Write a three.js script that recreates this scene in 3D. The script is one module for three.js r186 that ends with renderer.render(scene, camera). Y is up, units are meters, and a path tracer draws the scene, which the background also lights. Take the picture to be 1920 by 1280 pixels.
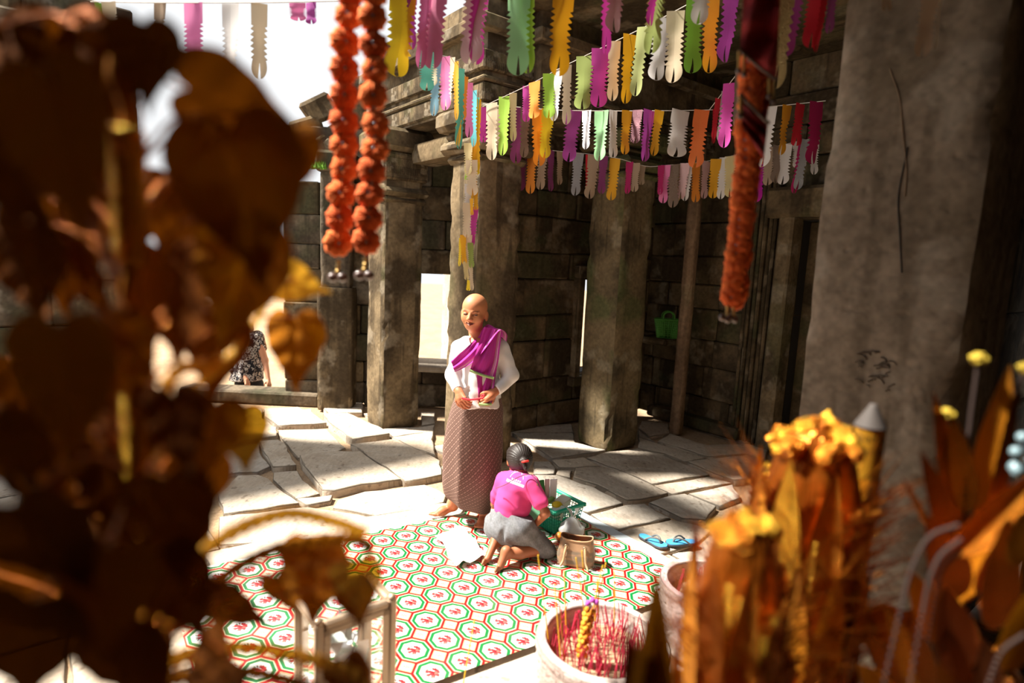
import * as THREE from 'three';
import { mergeGeometries, mergeVertices } from 'three/addons/utils/BufferGeometryUtils.js';

// ---------- camera, sky, sun, exposure ----------
const scene = new THREE.Scene();
const camera = new THREE.PerspectiveCamera(60.2, 1.5, 0.05, 200);
camera.rotation.order = 'YXZ';
camera.position.set(0, 1.65, 0);
camera.rotation.set(-8.0 * Math.PI / 180, 0, 2.53 * Math.PI / 180);
camera.focus = 3.9; camera.userData.fStop = 1.25;
camera.updateMatrixWorld();
scene.add(camera);
scene.background = new THREE.Color(0.97, 0.985, 1.0);          // bright hazy sky
scene.backgroundIntensity = 0.8;
const sun = new THREE.DirectionalLight(new THREE.Color(1, 0.93, 0.82), 13.0);
sun.position.set(-7.2, 9.6, -3.3); sun.target.position.set(0, 0, -3);
sun.castShadow = true; sun.shadow.radius = 9; sun.shadow.mapSize.set(2048, 2048);
Object.assign(sun.shadow.camera, { left: -9, right: 9, top: 9, bottom: -9, near: 0.5, far: 30 });
scene.add(sun, sun.target);
const renderer = new THREE.WebGLRenderer();
renderer.toneMapping = THREE.LinearToneMapping;
renderer.toneMappingExposure = 1.3;
renderer.shadowMap.enabled = true;

// ---------- helpers ----------
const V = (x, y, z) => new THREE.Vector3(x, y, z);
const FOCAL = 1104, EYE = camera.position;
const rot3 = new THREE.Matrix3().setFromMatrix4(camera.matrixWorld);
function rayOf(px, py) { return V((px - 960) / FOCAL, -(py - 640) / FOCAL, -1).applyMatrix3(rot3); }
function W(px, py, d) { const r = rayOf(px, py); return r.multiplyScalar(-d / r.z).add(EYE); }      // point at distance d in front (world z = -d)
function FL(px, py, h = 0) { const r = rayOf(px, py); return r.multiplyScalar((h - EYE.y) / r.y).add(EYE); }
const AX = V(0.788, 0, -0.616), BX = V(-0.616, 0, -0.788);     // the two axes of the temple plan
const AB = (o, a, b, y = 0) => o.clone().addScaledVector(AX, a).addScaledVector(BX, b).setY(y);
const YAW = Math.atan2(0.616, 0.788);                           // turn that lays local +x along AX
function rng(s) { return () => { s |= 0; s = s + 0x6D2B79F5 | 0; let t = Math.imul(s ^ s >>> 15, 1 | s); t = t + Math.imul(t ^ t >>> 7, 61 | t) ^ t; return ((t ^ t >>> 14) >>> 0) / 4294967296; }; }
const used = {};
function numbered(n) { const k = used[n] = (used[n] ?? -1) + 1; return k ? n + '_' + String(k).padStart(3, '0') : n; }
function mesh(name, geo, mat, parent) {
  const m = new THREE.Mesh(geo, mat); m.name = parent ? name : numbered(name);
  m.castShadow = m.receiveShadow = true; (parent ?? scene).add(m); return m;
}
function tag(o, label, category, group) { o.userData.label = label; o.userData.category = category; if (group) o.userData.group = group; return o; }
function thing(name, label, category, pos = V(0, 0, 0), turn = 0, group) {
  const o = new THREE.Group(); o.name = numbered(name); o.position.copy(pos); o.rotation.y = turn; scene.add(o); return tag(o, label, category, group);
}
function structure(name, label) { const o = new THREE.Group(); o.name = name; o.userData = { kind: 'structure', label, category: name.split('_')[0] }; scene.add(o); return o; }
// seeded 3-D value noise
function hash3(x, y, z) { let h = Math.imul(x, 374761393) + Math.imul(y, 668265263) + Math.imul(z, 1274126177) | 0; h = Math.imul(h ^ h >>> 13, 1274126177); return ((h ^ h >>> 16) >>> 0) / 4294967296; }
const sm = t => t * t * (3 - 2 * t), mix = (a, b, t) => a + (b - a) * t, clamp = (x, a, b) => Math.min(b, Math.max(a, x)), step = (a, b, x) => sm(clamp((x - a) / (b - a), 0, 1));
function noise3(x, y, z) {
  const i = Math.floor(x), j = Math.floor(y), k = Math.floor(z), u = sm(x - i), v = sm(y - j), w = sm(z - k);
  const g = (a, b, c) => hash3(i + a, j + b, k + c);
  return mix(mix(mix(g(0, 0, 0), g(1, 0, 0), u), mix(g(0, 1, 0), g(1, 1, 0), u), v), mix(mix(g(0, 0, 1), g(1, 0, 1), u), mix(g(0, 1, 1), g(1, 1, 1), u), v), w) * 2 - 1;
}
// tiling value noise for textures
const lattice = new Map();
function tileNoise(x, y, px, py, s) {
  const key = px * 1e7 + py * 1e4 + s; let L = lattice.get(key);
  if (!L) { L = new Float32Array(px * py); for (let b = 0; b < py; b++) for (let a = 0; a < px; a++) L[b * px + a] = hash3(a, b, s); lattice.set(key, L); }
  const i = Math.floor(x), j = Math.floor(y), u = sm(x - i), v = sm(y - j), i0 = i % px, i1 = (i + 1) % px, j0 = (j % py) * px, j1 = ((j + 1) % py) * px;
  return mix(mix(L[j0 + i0], L[j0 + i1], u), mix(L[j1 + i0], L[j1 + i1], u), v);
}
function fbm(u, v, fx, fy, oct, s) { let a = 0, w = 0.5, t = 0; for (let o = 0; o < oct; o++) { a += w * tileNoise(u * fx, v * fy, fx, fy, s + o); t += w; fx *= 2; fy *= 2; w *= 0.55; } return a / t; }
const toS = c => Math.round(255 * Math.pow(clamp(c, 0, 1), 1 / 2.2));
function texture(n, fn, srgb = true) {
  const d = new Uint8Array(n * n * 4);
  for (let y = 0; y < n; y++) for (let x = 0; x < n; x++) { const c = fn(x / n, y / n), o = 4 * (y * n + x); for (let k = 0; k < 3; k++) d[o + k] = srgb ? toS(c[k]) : Math.round(255 * clamp(c[k], 0, 1)); d[o + 3] = 255; }
  const t = new THREE.DataTexture(d, n, n); t.magFilter = THREE.LinearFilter; t.minFilter = THREE.LinearMipmapLinearFilter; t.wrapS = t.wrapT = THREE.RepeatWrapping;
  if (srgb) t.colorSpace = THREE.SRGBColorSpace; t.needsUpdate = true; return t;
}
function canvasTex(w, h, draw) {
  const c = document.createElement('canvas'); c.width = w; c.height = h; draw(c.getContext('2d'), w, h);
  const t = new THREE.CanvasTexture(c); t.colorSpace = THREE.SRGBColorSpace; t.wrapS = t.wrapT = THREE.RepeatWrapping; return t;
}
const lerp3 = (a, b, t) => [mix(a[0], b[0], t), mix(a[1], b[1], t), mix(a[2], b[2], t)];
function boxUV(geo, s = 1, ox = 0, oy = 0) {      // uv in metres / s, projected along the main direction of each normal
  const p = geo.attributes.position, n = geo.attributes.normal, uv = new Float32Array(p.count * 2);
  for (let i = 0; i < p.count; i++) {
    const ax = Math.abs(n.getX(i)), ay = Math.abs(n.getY(i)), az = Math.abs(n.getZ(i)), x = p.getX(i), y = p.getY(i), z = p.getZ(i);
    const [u, v] = ay > ax && ay > az ? [x, z] : ax > az ? [z, y] : [x, y];
    uv[2 * i] = u / s + ox; uv[2 * i + 1] = v / s + oy;
  }
  geo.setAttribute('uv', new THREE.BufferAttribute(uv, 2)); return geo;
}
function geoFrom(pos, idx, uv) {
  const g = new THREE.BufferGeometry(); g.setAttribute('position', new THREE.Float32BufferAttribute(pos, 3));
  if (uv) g.setAttribute('uv', new THREE.Float32BufferAttribute(uv, 2));
  if (idx) g.setIndex(idx); g.computeVertexNormals(); return g;
}
// box with chamfered edges and slightly moved corners (44 triangles)
function chamferBox(w, h, d, c = 0.012, jit = 0, r = Math.random, uvs = 1.6) {
  const cs = []; for (let i = 0; i < 8; i++) cs.push([(r() - 0.5) * 2 * jit, (r() - 0.5) * 2 * jit, (r() - 0.5) * 2 * jit]);
  const S = [-1, 1], P = {}; let k = 0;
  for (const a of S) for (const b of S) for (const e of S) {
    const j = cs[k++], q = (x, y, z) => V(x + j[0], y + j[1], z + j[2]);
    P[[a, b, e, 0]] = q(a * w / 2, b * (h / 2 - c), e * (d / 2 - c)); P[[a, b, e, 1]] = q(a * (w / 2 - c), b * h / 2, e * (d / 2 - c)); P[[a, b, e, 2]] = q(a * (w / 2 - c), b * (h / 2 - c), e * d / 2);
  }
  const pos = [];
  const tri = (A, B, C) => { const n = B.clone().sub(A).cross(C.clone().sub(A)); if (n.dot(A.clone().add(B).add(C)) < 0) [B, C] = [C, B]; for (const q of [A, B, C]) pos.push(q.x, q.y, q.z); };
  const quad = (A, B, C, D) => { tri(A, B, C); tri(A, C, D); };
  for (const a of S) {
    quad(P[[a, -1, -1, 0]], P[[a, 1, -1, 0]], P[[a, 1, 1, 0]], P[[a, -1, 1, 0]]);
    quad(P[[-1, a, -1, 1]], P[[1, a, -1, 1]], P[[1, a, 1, 1]], P[[-1, a, 1, 1]]);
    quad(P[[-1, -1, a, 2]], P[[1, -1, a, 2]], P[[1, 1, a, 2]], P[[-1, 1, a, 2]]);
    for (const b of S) {
      quad(P[[a, b, -1, 0]], P[[a, b, 1, 0]], P[[a, b, 1, 1]], P[[a, b, -1, 1]]);
      quad(P[[a, -1, b, 0]], P[[a, 1, b, 0]], P[[a, 1, b, 2]], P[[a, -1, b, 2]]);
      quad(P[[-1, a, b, 1]], P[[1, a, b, 1]], P[[1, a, b, 2]], P[[-1, a, b, 2]]);
      for (const e of S) tri(P[[a, b, e, 0]], P[[a, b, e, 1]], P[[a, b, e, 2]]);
    }
  }
  return boxUV(geoFrom(pos), uvs, r() * 3, r() * 3);
}
// weathered monolith: rounded arrises, noise on the faces
function monolith(w, h, d, seed, amp = 0.006, round = 0.02, seg = 8, segY = 40) {
  let g = new THREE.BoxGeometry(w, h, d, seg, segY, seg); g.deleteAttribute('uv'); g.deleteAttribute('normal'); g = mergeVertices(g, 1e-5);
  const p = g.attributes.position, q = V(0, 0, 0);
  for (let i = 0; i < p.count; i++) {
    q.fromBufferAttribute(p, i); const o = q.clone();
    const ex = w / 2 - Math.abs(o.x), ez = d / 2 - Math.abs(o.z), ey = h / 2 - Math.abs(o.y);
    const cut = (e, f) => e < round && f < round ? round * 0.29 * (1 - e / round) * (1 - f / round) * 2 : 0;
    const cx = cut(ex, ez) + cut(ex, ey) * 0.6, cz = cut(ez, ex) + cut(ez, ey) * 0.6;
    q.x -= Math.sign(o.x) * cx; q.z -= Math.sign(o.z) * cz;
    const n1 = noise3(o.x * 6 + seed, o.y * 4, o.z * 6) + 0.5 * noise3(o.x * 17, o.y * 13 + seed, o.z * 17);
    const edge = Math.max(0, noise3(o.x * 9 + seed * 3, o.y * 9, o.z * 9 - seed) - 0.25) * (ex < 0.03 && ez < 0.03 ? 1 : 0) * 0.03;
    const k = ex < 1e-4, l = ez < 1e-4;
    if (k) q.x += Math.sign(o.x) * (n1 * amp - edge); if (l) q.z += Math.sign(o.z) * (n1 * amp - edge);
    p.setXYZ(i, q.x, q.y, q.z);
  }
  g = g.toNonIndexed(); g.computeVertexNormals(); const flat = g.attributes.normal.clone();
  boxUV(g, 1.6, seed * 0.37, seed * 0.71);
  // smooth normals within a face, kept apart over sharp arrises
  const map = new Map(), P = g.attributes.position;
  for (let i = 0; i < P.count; i++) { const key = P.getX(i).toFixed(4) + P.getY(i).toFixed(4) + P.getZ(i).toFixed(4); (map.get(key) ?? map.set(key, []).get(key)).push(i); }
  for (const list of map.values()) for (const i of list) { const a = V(0, 0, 0), f = V(0, 0, 0).fromBufferAttribute(flat, i); for (const j of list) { const e = V(0, 0, 0).fromBufferAttribute(flat, j); if (e.dot(f) > 0.55) a.add(e); } a.normalize(); g.attributes.normal.setXYZ(i, a.x, a.y, a.z); }
  return g;
}
function tube(points, r, seg = 20, rad = 7, closed = false) { return new THREE.TubeGeometry(new THREE.CatmullRomCurve3(points, closed), seg, r, rad, closed); }
const at = (g, x, y, z, rx = 0, ry = 0, rz = 0, s = 1) => g.clone().applyMatrix4(new THREE.Matrix4().compose(V(x, y, z), new THREE.Quaternion().setFromEuler(new THREE.Euler(rx, ry, rz)), typeof s === 'number' ? V(s, s, s) : s));
function join(list) { const l = list.map(g => { const c = g.index ? g.toNonIndexed() : g.clone(); for (const k of Object.keys(c.attributes)) if (!['position', 'normal', 'uv'].includes(k)) c.deleteAttribute(k); if (!c.attributes.uv) boxUV(c); return c; }); return mergeGeometries(l); }

// ---------- signed-distance modelling (surface nets) ----------
const smin = (a, b, k) => { const h = clamp(0.5 + 0.5 * (b - a) / k, 0, 1); return mix(b, a, h) - k * h * (1 - h); };
function cone(a, b, ra, rb) {
  const ab = b.clone().sub(a), L = ab.lengthSq() || 1e-9;
  return (x, y, z) => { const px = x - a.x, py = y - a.y, pz = z - a.z, t = clamp((px * ab.x + py * ab.y + pz * ab.z) / L, 0, 1), dx = px - t * ab.x, dy = py - t * ab.y, dz = pz - t * ab.z; return Math.sqrt(dx * dx + dy * dy + dz * dz) - mix(ra, rb, t); };
}
function chain(pts, k) { const f = []; for (let i = 0; i + 1 < pts.length; i++) f.push(cone(pts[i][0], pts[i + 1][0], pts[i][1], pts[i + 1][1])); return blend(f, k); }
function ball(c, rx, ry, rz, turn) {       // ellipsoid, optional quaternion
  const q = turn?.clone().invert(), p = V(0, 0, 0), m = Math.min(rx, ry, rz);
  return (x, y, z) => { p.set(x - c.x, y - c.y, z - c.z); if (q) p.applyQuaternion(q); const k0 = Math.hypot(p.x / rx, p.y / ry, p.z / rz), k1 = Math.hypot(p.x / rx / rx, p.y / ry / ry, p.z / rz / rz); return k1 < 1e-6 ? -m : k0 * (k0 - 1) / k1; };
}
const blend = (fs, k) => (x, y, z) => { let d = fs[0](x, y, z); for (let i = 1; i < fs.length; i++) d = smin(d, fs[i](x, y, z), k); return d; };
function netMesh(f, lo, hi, cell, color) {
  const nx = Math.ceil((hi.x - lo.x) / cell) + 1, ny = Math.ceil((hi.y - lo.y) / cell) + 1, nz = Math.ceil((hi.z - lo.z) / cell) + 1, F = new Float32Array(nx * ny * nz), id = (i, j, k) => i + nx * (j + ny * k);
  for (let k = 0; k < nz; k++) for (let j = 0; j < ny; j++) for (let i = 0; i < nx; i++) F[id(i, j, k)] = f(lo.x + i * cell, lo.y + j * cell, lo.z + k * cell);
  const vid = new Int32Array(nx * ny * nz).fill(-1), pos = [], idx = [];
  for (let k = 0; k < nz - 1; k++) for (let j = 0; j < ny - 1; j++) for (let i = 0; i < nx - 1; i++) {
    let sx = 0, sy = 0, sz = 0, n = 0;
    const c = [];
    for (let b = 0; b < 8; b++) c.push(F[id(i + (b & 1), j + (b >> 1 & 1), k + (b >> 2))]);
    if (c.every(v => v > 0) || c.every(v => v <= 0)) continue;
    for (let b = 0; b < 8; b++) for (const s of [1, 2, 4]) if (!(b & s)) { const e = b | s, u = c[b], v = c[e]; if ((u > 0) !== (v > 0)) { const t = u / (u - v); sx += (b & 1) + (s === 1 ? t : 0); sy += (b >> 1 & 1) + (s === 2 ? t : 0); sz += (b >> 2) + (s === 4 ? t : 0); n++; } }
    vid[id(i, j, k)] = pos.length / 3; pos.push(lo.x + (i + sx / n) * cell, lo.y + (j + sy / n) * cell, lo.z + (k + sz / n) * cell);
  }
  for (let k = 1; k < nz - 1; k++) for (let j = 1; j < ny - 1; j++) for (let i = 1; i < nx - 1; i++) {
    const a = F[id(i, j, k)] > 0;
    const q = (p, r, s, t, flip) => { if (p < 0 || r < 0 || s < 0 || t < 0) return; flip ? idx.push(p, s, r, p, t, s) : idx.push(p, r, s, p, s, t); };
    if (a !== F[id(i + 1, j, k)] > 0) q(vid[id(i, j - 1, k - 1)], vid[id(i, j, k - 1)], vid[id(i, j, k)], vid[id(i, j - 1, k)], a);
    if (a !== F[id(i, j + 1, k)] > 0) q(vid[id(i - 1, j, k - 1)], vid[id(i - 1, j, k)], vid[id(i, j, k)], vid[id(i, j, k - 1)], a);
    if (a !== F[id(i, j, k + 1)] > 0) q(vid[id(i - 1, j - 1, k)], vid[id(i, j - 1, k)], vid[id(i, j, k)], vid[id(i - 1, j, k)], a);
  }
  const nor = [], e = cell * 0.5;
  for (let v = 0; v < pos.length; v += 3) { const [x, y, z] = [pos[v], pos[v + 1], pos[v + 2]]; const g = V(f(x + e, y, z) - f(x - e, y, z), f(x, y + e, z) - f(x, y - e, z), f(x, y, z + e) - f(x, y, z - e)).normalize(); nor.push(g.x, g.y, g.z); }
  const g = new THREE.BufferGeometry(); g.setAttribute('position', new THREE.Float32BufferAttribute(pos, 3)); g.setAttribute('normal', new THREE.Float32BufferAttribute(nor, 3)); g.setIndex(idx);
  if (color) { const col = []; for (let v = 0; v < pos.length; v += 3) col.push(...color(pos[v], pos[v + 1], pos[v + 2])); g.setAttribute('color', new THREE.Float32BufferAttribute(col, 3)); }
  return boxUV(g);
}

// ---------- materials ----------
const std = (c, rough = 0.9, o = {}) => new THREE.MeshStandardMaterial({ color: new THREE.Color().setRGB(...c), roughness: rough, ...o });
const phys = (c, rough, o = {}) => new THREE.MeshPhysicalMaterial({ color: new THREE.Color().setRGB(...c), roughness: rough, ...o });
const stoneBump = texture(512, (u, v) => { const a = fbm(u, v, 8, 8, 6, 5), b = fbm(u, v, 64, 64, 3, 31), pit = Math.pow(fbm(u, v, 40, 40, 2, 77), 6); const h = 0.55 * a + 0.4 * b - pit * 1.3; return [h, h, h]; }, false);
function stoneTex(base, dark, pale, moss, s, streak = 1, n0 = 384) {
  return texture(n0, (u, v) => {
    const n = fbm(u, v, 6, 6, 5, s), f = fbm(u, v, 70, 70, 2, s + 9), st = fbm(u, v, 26, 2, 3, s + 21), big = fbm(u, v, 3, 3, 4, s + 40);
    let c = lerp3(base, dark, clamp((n - 0.37) * 3.2, 0, 0.9));
    c = lerp3(c, dark, streak * step(0.52, 0.7, st) * 0.75);
    c = lerp3(c, pale, step(0.58, 0.75, fbm(u, v, 9, 9, 4, s + 60)) * 0.55);
    c = lerp3(c, moss, step(0.54, 0.72, big) * 0.6);
    const k = 0.72 + 0.56 * f; return [c[0] * k, c[1] * k, c[2] * k];
  });
}
const stoneMat = (map, bump = 0.005, o = {}) => new THREE.MeshPhysicalMaterial({ map, roughness: 0.95, specularIntensity: 0.15, bumpMap: stoneBump, bumpScale: bump, ...o });
const M = {};
M.pillar = stoneMat(stoneTex([0.19, 0.138, 0.078], [0.052, 0.036, 0.02], [0.30, 0.25, 0.18], [0.075, 0.072, 0.03], 100, 1, 512));
M.pillarMoss = stoneMat(stoneTex([0.165, 0.122, 0.066], [0.05, 0.038, 0.021], [0.26, 0.22, 0.15], [0.06, 0.085, 0.026], 200, 1, 512));
M.pillarGrey = stoneMat(stoneTex([0.215, 0.172, 0.13], [0.12, 0.093, 0.066], [0.28, 0.245, 0.2], [0.165, 0.13, 0.09], 300, 1, 512), 0.005);
M.wallA = stoneMat(stoneTex([0.172, 0.122, 0.067], [0.05, 0.035, 0.02], [0.27, 0.22, 0.15], [0.062, 0.064, 0.03], 400));
M.wallB = stoneMat(stoneTex([0.16, 0.124, 0.084], [0.05, 0.037, 0.026], [0.26, 0.225, 0.18], [0.065, 0.066, 0.035], 500));
M.wallC = stoneMat(stoneTex([0.16, 0.112, 0.06], [0.048, 0.034, 0.018], [0.26, 0.205, 0.135], [0.056, 0.068, 0.028], 600));
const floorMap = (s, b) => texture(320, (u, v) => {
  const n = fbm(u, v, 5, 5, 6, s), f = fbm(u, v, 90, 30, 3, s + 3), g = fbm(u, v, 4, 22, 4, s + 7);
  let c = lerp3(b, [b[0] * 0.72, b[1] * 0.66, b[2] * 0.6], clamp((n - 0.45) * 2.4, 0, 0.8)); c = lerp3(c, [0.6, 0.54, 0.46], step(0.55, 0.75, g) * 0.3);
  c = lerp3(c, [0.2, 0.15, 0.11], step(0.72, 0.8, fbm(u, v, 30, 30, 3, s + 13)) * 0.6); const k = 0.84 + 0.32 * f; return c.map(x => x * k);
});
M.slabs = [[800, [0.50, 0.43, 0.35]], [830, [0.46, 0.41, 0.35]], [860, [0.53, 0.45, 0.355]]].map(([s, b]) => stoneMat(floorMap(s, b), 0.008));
M.sand = stoneMat(texture(256, (u, v) => { const n = fbm(u, v, 8, 8, 5, 900), f = fbm(u, v, 100, 100, 2, 905); const k = 0.75 + 0.5 * f; return lerp3([0.47, 0.33, 0.2], [0.3, 0.2, 0.125], n).map(x => x * k); }), 0.01);
M.black = std([0.02, 0.018, 0.016], 0.8);
M.wood = std([0.21, 0.13, 0.07], 0.75);

// ---------- floor: earth bed and worn sandstone slabs ----------
const floor = structure('floor', 'worn sandstone paving slabs bedded in sandy earth');
mesh('earth_bed', boxUV(at(new THREE.BoxGeometry(9.6, 0.5, 8.2), -0.4, -0.275, -2.3), 1.2), M.sand, floor);
const P_L = ([x, y]) => FL(440 + x / 4.571, 730 + y / 4.571), P_R = ([x, y]) => FL(960 + x / 3.84, 780 + y / 3.84);
const slabL = [
  [0.012, 240, 170, 560, 155, 600, 185, 250, 212], [0.03, 250, 216, 660, 188, 700, 235, 790, 310, 370, 332, 245, 250], [0.004, 365, 348, 790, 338, 960, 500, 860, 545, 540, 590, 375, 390],
  [0.045, 800, 315, 750, 240, 960, 235, 1100, 290, 1250, 355, 1335, 415, 1005, 465], [0.028, 210, 460, 370, 450, 435, 480, 535, 680, 325, 690, 225, 540],
  [0.036, 550, 595, 870, 555, 1085, 560, 1435, 800, 1100, 850, 850, 905, 745, 900, 560, 650], [0.03, 1090, 560, 990, 490, 1335, 450, 1480, 500, 1690, 590, 1770, 640, 1780, 760, 1640, 790, 1460, 815],
  [0.0, 330, 705, 535, 690, 570, 735, 735, 895, 520, 935, 320, 770], [0.008, 30, 735, 200, 725, 290, 765, 500, 935, 560, 985, -100, 1080, -150, 900],
  [0.0, 870, 940, 1100, 870, 1640, 808, 1700, 830, 1830, 900, 1810, 960, 1540, 1025, 1200, 1080, 830, 1010], [0.012, 520, 945, 850, 910, 830, 960, 730, 980, 600, 1000],
  [0.004, -150, 1090, 600, 1005, 1200, 1090, 1550, 1035, 1800, 975, 2000, 1000, 1900, 1130, 1100, 1260, -150, 1330], [0.02, 1345, 420, 1700, 370, 1720, 590, 1490, 495],
  [0.015, 1260, 350, 1590, 330, 1720, 310, 1715, 370, 1345, 415], [0.02, 1590, 200, 1720, 200, 1720, 305, 1600, 325], [0.02, 720, 130, 1100, 110, 1105, 165, 760, 175], [0.028, 755, 180, 1105, 172, 1100, 220, 800, 225],
  [0.035, -150, 350, 230, 350, 360, 345, 370, 430, 210, 450, -150, 520], [0.012, -150, 530, 210, 465, 220, 545, 310, 670, 200, 715, 30, 725, -150, 750], [0.01, -150, 180, 235, 170, 245, 250, 360, 335, -150, 345]];
const slabR = [
  [0.012, 930, 40, 1130, 55, 1140, 130, 980, 155, 905, 95], [0.012, 905, 100, 985, 160, 1035, 198, 905, 155], [0.028, 1040, 196, 1130, 140, 1385, 218, 1690, 290, 1410, 311], [0.02, 905, 160, 1040, 205, 1405, 318, 1245, 345, 1095, 282, 900, 240],
  [0.016, 530, 308, 690, 262, 900, 244, 1085, 290, 1240, 355, 1430, 435, 1005, 498, 740, 385], [0.03, 1250, 350, 1410, 322, 1690, 297, 1820, 320, 1680, 480, 1600, 488, 1440, 430], [0.012, 1010, 504, 1430, 441, 1590, 490, 1145, 568],
  [0.022, 445, 388, 640, 377, 735, 390, 1000, 502, 1135, 568, 930, 615, 830, 623, 600, 510, 430, 455], [0.014, 280, 325, 520, 302, 640, 370, 450, 382, 330, 375], [0.006, 320, 387, 440, 390, 422, 448, 310, 423], [0.014, 150, 430, 310, 430, 420, 462, 590, 517, 810, 637, 550, 703, 200, 640],
  [0.012, 555, 713, 820, 642, 955, 632, 1150, 740, 1000, 775, 760, 825, 640, 780], [0.016, 972, 630, 1140, 577, 1245, 566, 1480, 660, 1400, 760, 1220, 745], [0.012, 1258, 563, 1590, 497, 1650, 600, 1492, 657],
  [0.014, 750, 845, 1000, 780, 1150, 747, 1330, 790, 1440, 830, 1340, 930, 1050, 1010, 900, 960], [0.02, 0, 130, 440, 130, 460, 200, 680, 260, 290, 320, 180, 250], [0.012, -200, 110, 430, 60, 450, 122, 0, 126], [0.01, 150, 328, 270, 328, 325, 377, 308, 425, 150, 425], [0.016, 1390, 216, 1680, 205, 1850, 240, 1830, 310, 1700, 285]];
const polys = [];
function slab(pts, h, seed, depth = 0.1) {
  const r = rng(seed), c = pts.reduce((a, p) => a.add(p), V(0, 0, 0)).divideScalar(pts.length), out = [];
  for (let i = 0; i < pts.length; i++) { const a = pts[i], b = pts[(i + 1) % pts.length], L = a.distanceTo(b), n = Math.max(1, Math.round(L / 0.11)); for (let k = 0; k < n; k++) { const q = a.clone().lerp(b, k / n), e = k ? 0.009 : 0.004; q.x += (r() - 0.5) * 2 * e; q.z += (r() - 0.5) * 2 * e; const d = q.clone().sub(c), l = d.length(); q.addScaledVector(d, -0.008 / l); out.push(q); } }
  const N = out.length, pos = [], idx = [], tx = (r() - 0.5) * 0.012, tz = (r() - 0.5) * 0.012;
  const ring = (ins, y, tilt) => { for (const q of out) { const d = q.clone().sub(c), l = d.length(), s = 1 - ins / l; const x = c.x + d.x * s, z = c.z + d.z * s; pos.push(x, y + (tilt ? tx * d.x + tz * d.z + noise3(x * 7, 1, z * 7) * 0.003 : 0), z); } };
  ring(0, -depth, 0); ring(0, h - 0.012, 1); ring(0.006, h - 0.003, 1); ring(0.016, h, 1); pos.push(c.x, h, c.z);
  for (let k = 0; k < 3; k++) for (let i = 0; i < N; i++) { const j = (i + 1) % N, a = k * N + i, b = k * N + j, e = a + N, f = b + N; idx.push(a, e, b, b, e, f); }
  for (let i = 0; i < N; i++) idx.push(3 * N + i, 4 * N, 3 * N + (i + 1) % N);
  let g = geoFrom(pos, idx); const top = g.attributes.normal.getY(4 * N); if (top < 0) { for (let i = 0; i < idx.length; i += 3) [idx[i], idx[i + 1]] = [idx[i + 1], idx[i]]; g = geoFrom(pos, idx); }
  boxUV(g, 1.3, r(), r()); polys.push(pts); return mesh('paving_slab', g, M.slabs[Math.floor(r() * 3)], floor);
}
let sd = 11;
for (const [list, f] of [[slabL, P_L], [slabR, P_R]]) for (const [h, ...q] of list) { const pts = []; for (let i = 0; i < q.length; i += 2) pts.push(f([q[i], q[i + 1]])); slab(pts, h, sd++); }
const inPoly = (p, pts) => { let c = false; for (let i = 0, j = pts.length - 1; i < pts.length; j = i++) { const a = pts[i], b = pts[j]; if ((a.z > p.z) !== (b.z > p.z) && p.x < (b.x - a.x) * (p.z - a.z) / (b.z - a.z) + a.x) c = !c; } return c; };
const N2 = V(-1.179, 0, -5.351), N3 = V(-0.294, 0, -4.477), N4 = V(0.88, 0, -5.014), N6 = V(1.35, 0, -1.75);
{ // slabs where leaves, the mat or pillars hide the joints
  const traced = polys.slice(), r = rng(77);
  for (let row = 0, b = -5.4; b < 3.2; row++) {
    const hb = 0.36 + r() * 0.16;
    for (let a = -5 + (row % 2) * 0.35; a < 4.6;) {
      const wa = 0.4 + r() * 0.35, cell = [AB(N3, a, b), AB(N3, a + wa, b), AB(N3, a + wa, b + hb), AB(N3, a, b + hb)];
      let ok = cell.every(p => p.x > -5 && p.x < 4.2 && p.z > -6.2 && p.z < 0.4);
      for (let i = 0; ok && i <= 5; i++) for (let j = 0; j <= 5; j++) { const p = AB(N3, a + wa * (0.2 + 0.6 * i / 5), b + hb * (0.2 + 0.6 * j / 5)); if (traced.some(t => inPoly(p, t))) { ok = false; break; } }
      if (ok) slab(cell, r() * 0.008 - 0.006, sd++); a += wa;
    }
    b += hb;
  }
}
mesh('ground', boxUV(at(new THREE.BoxGeometry(60, 0.2, 40), 0, -0.66, -26), 2), M.sand).userData = { kind: 'structure', label: 'sunlit sandy ground outside the temple', category: 'ground' };

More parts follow.
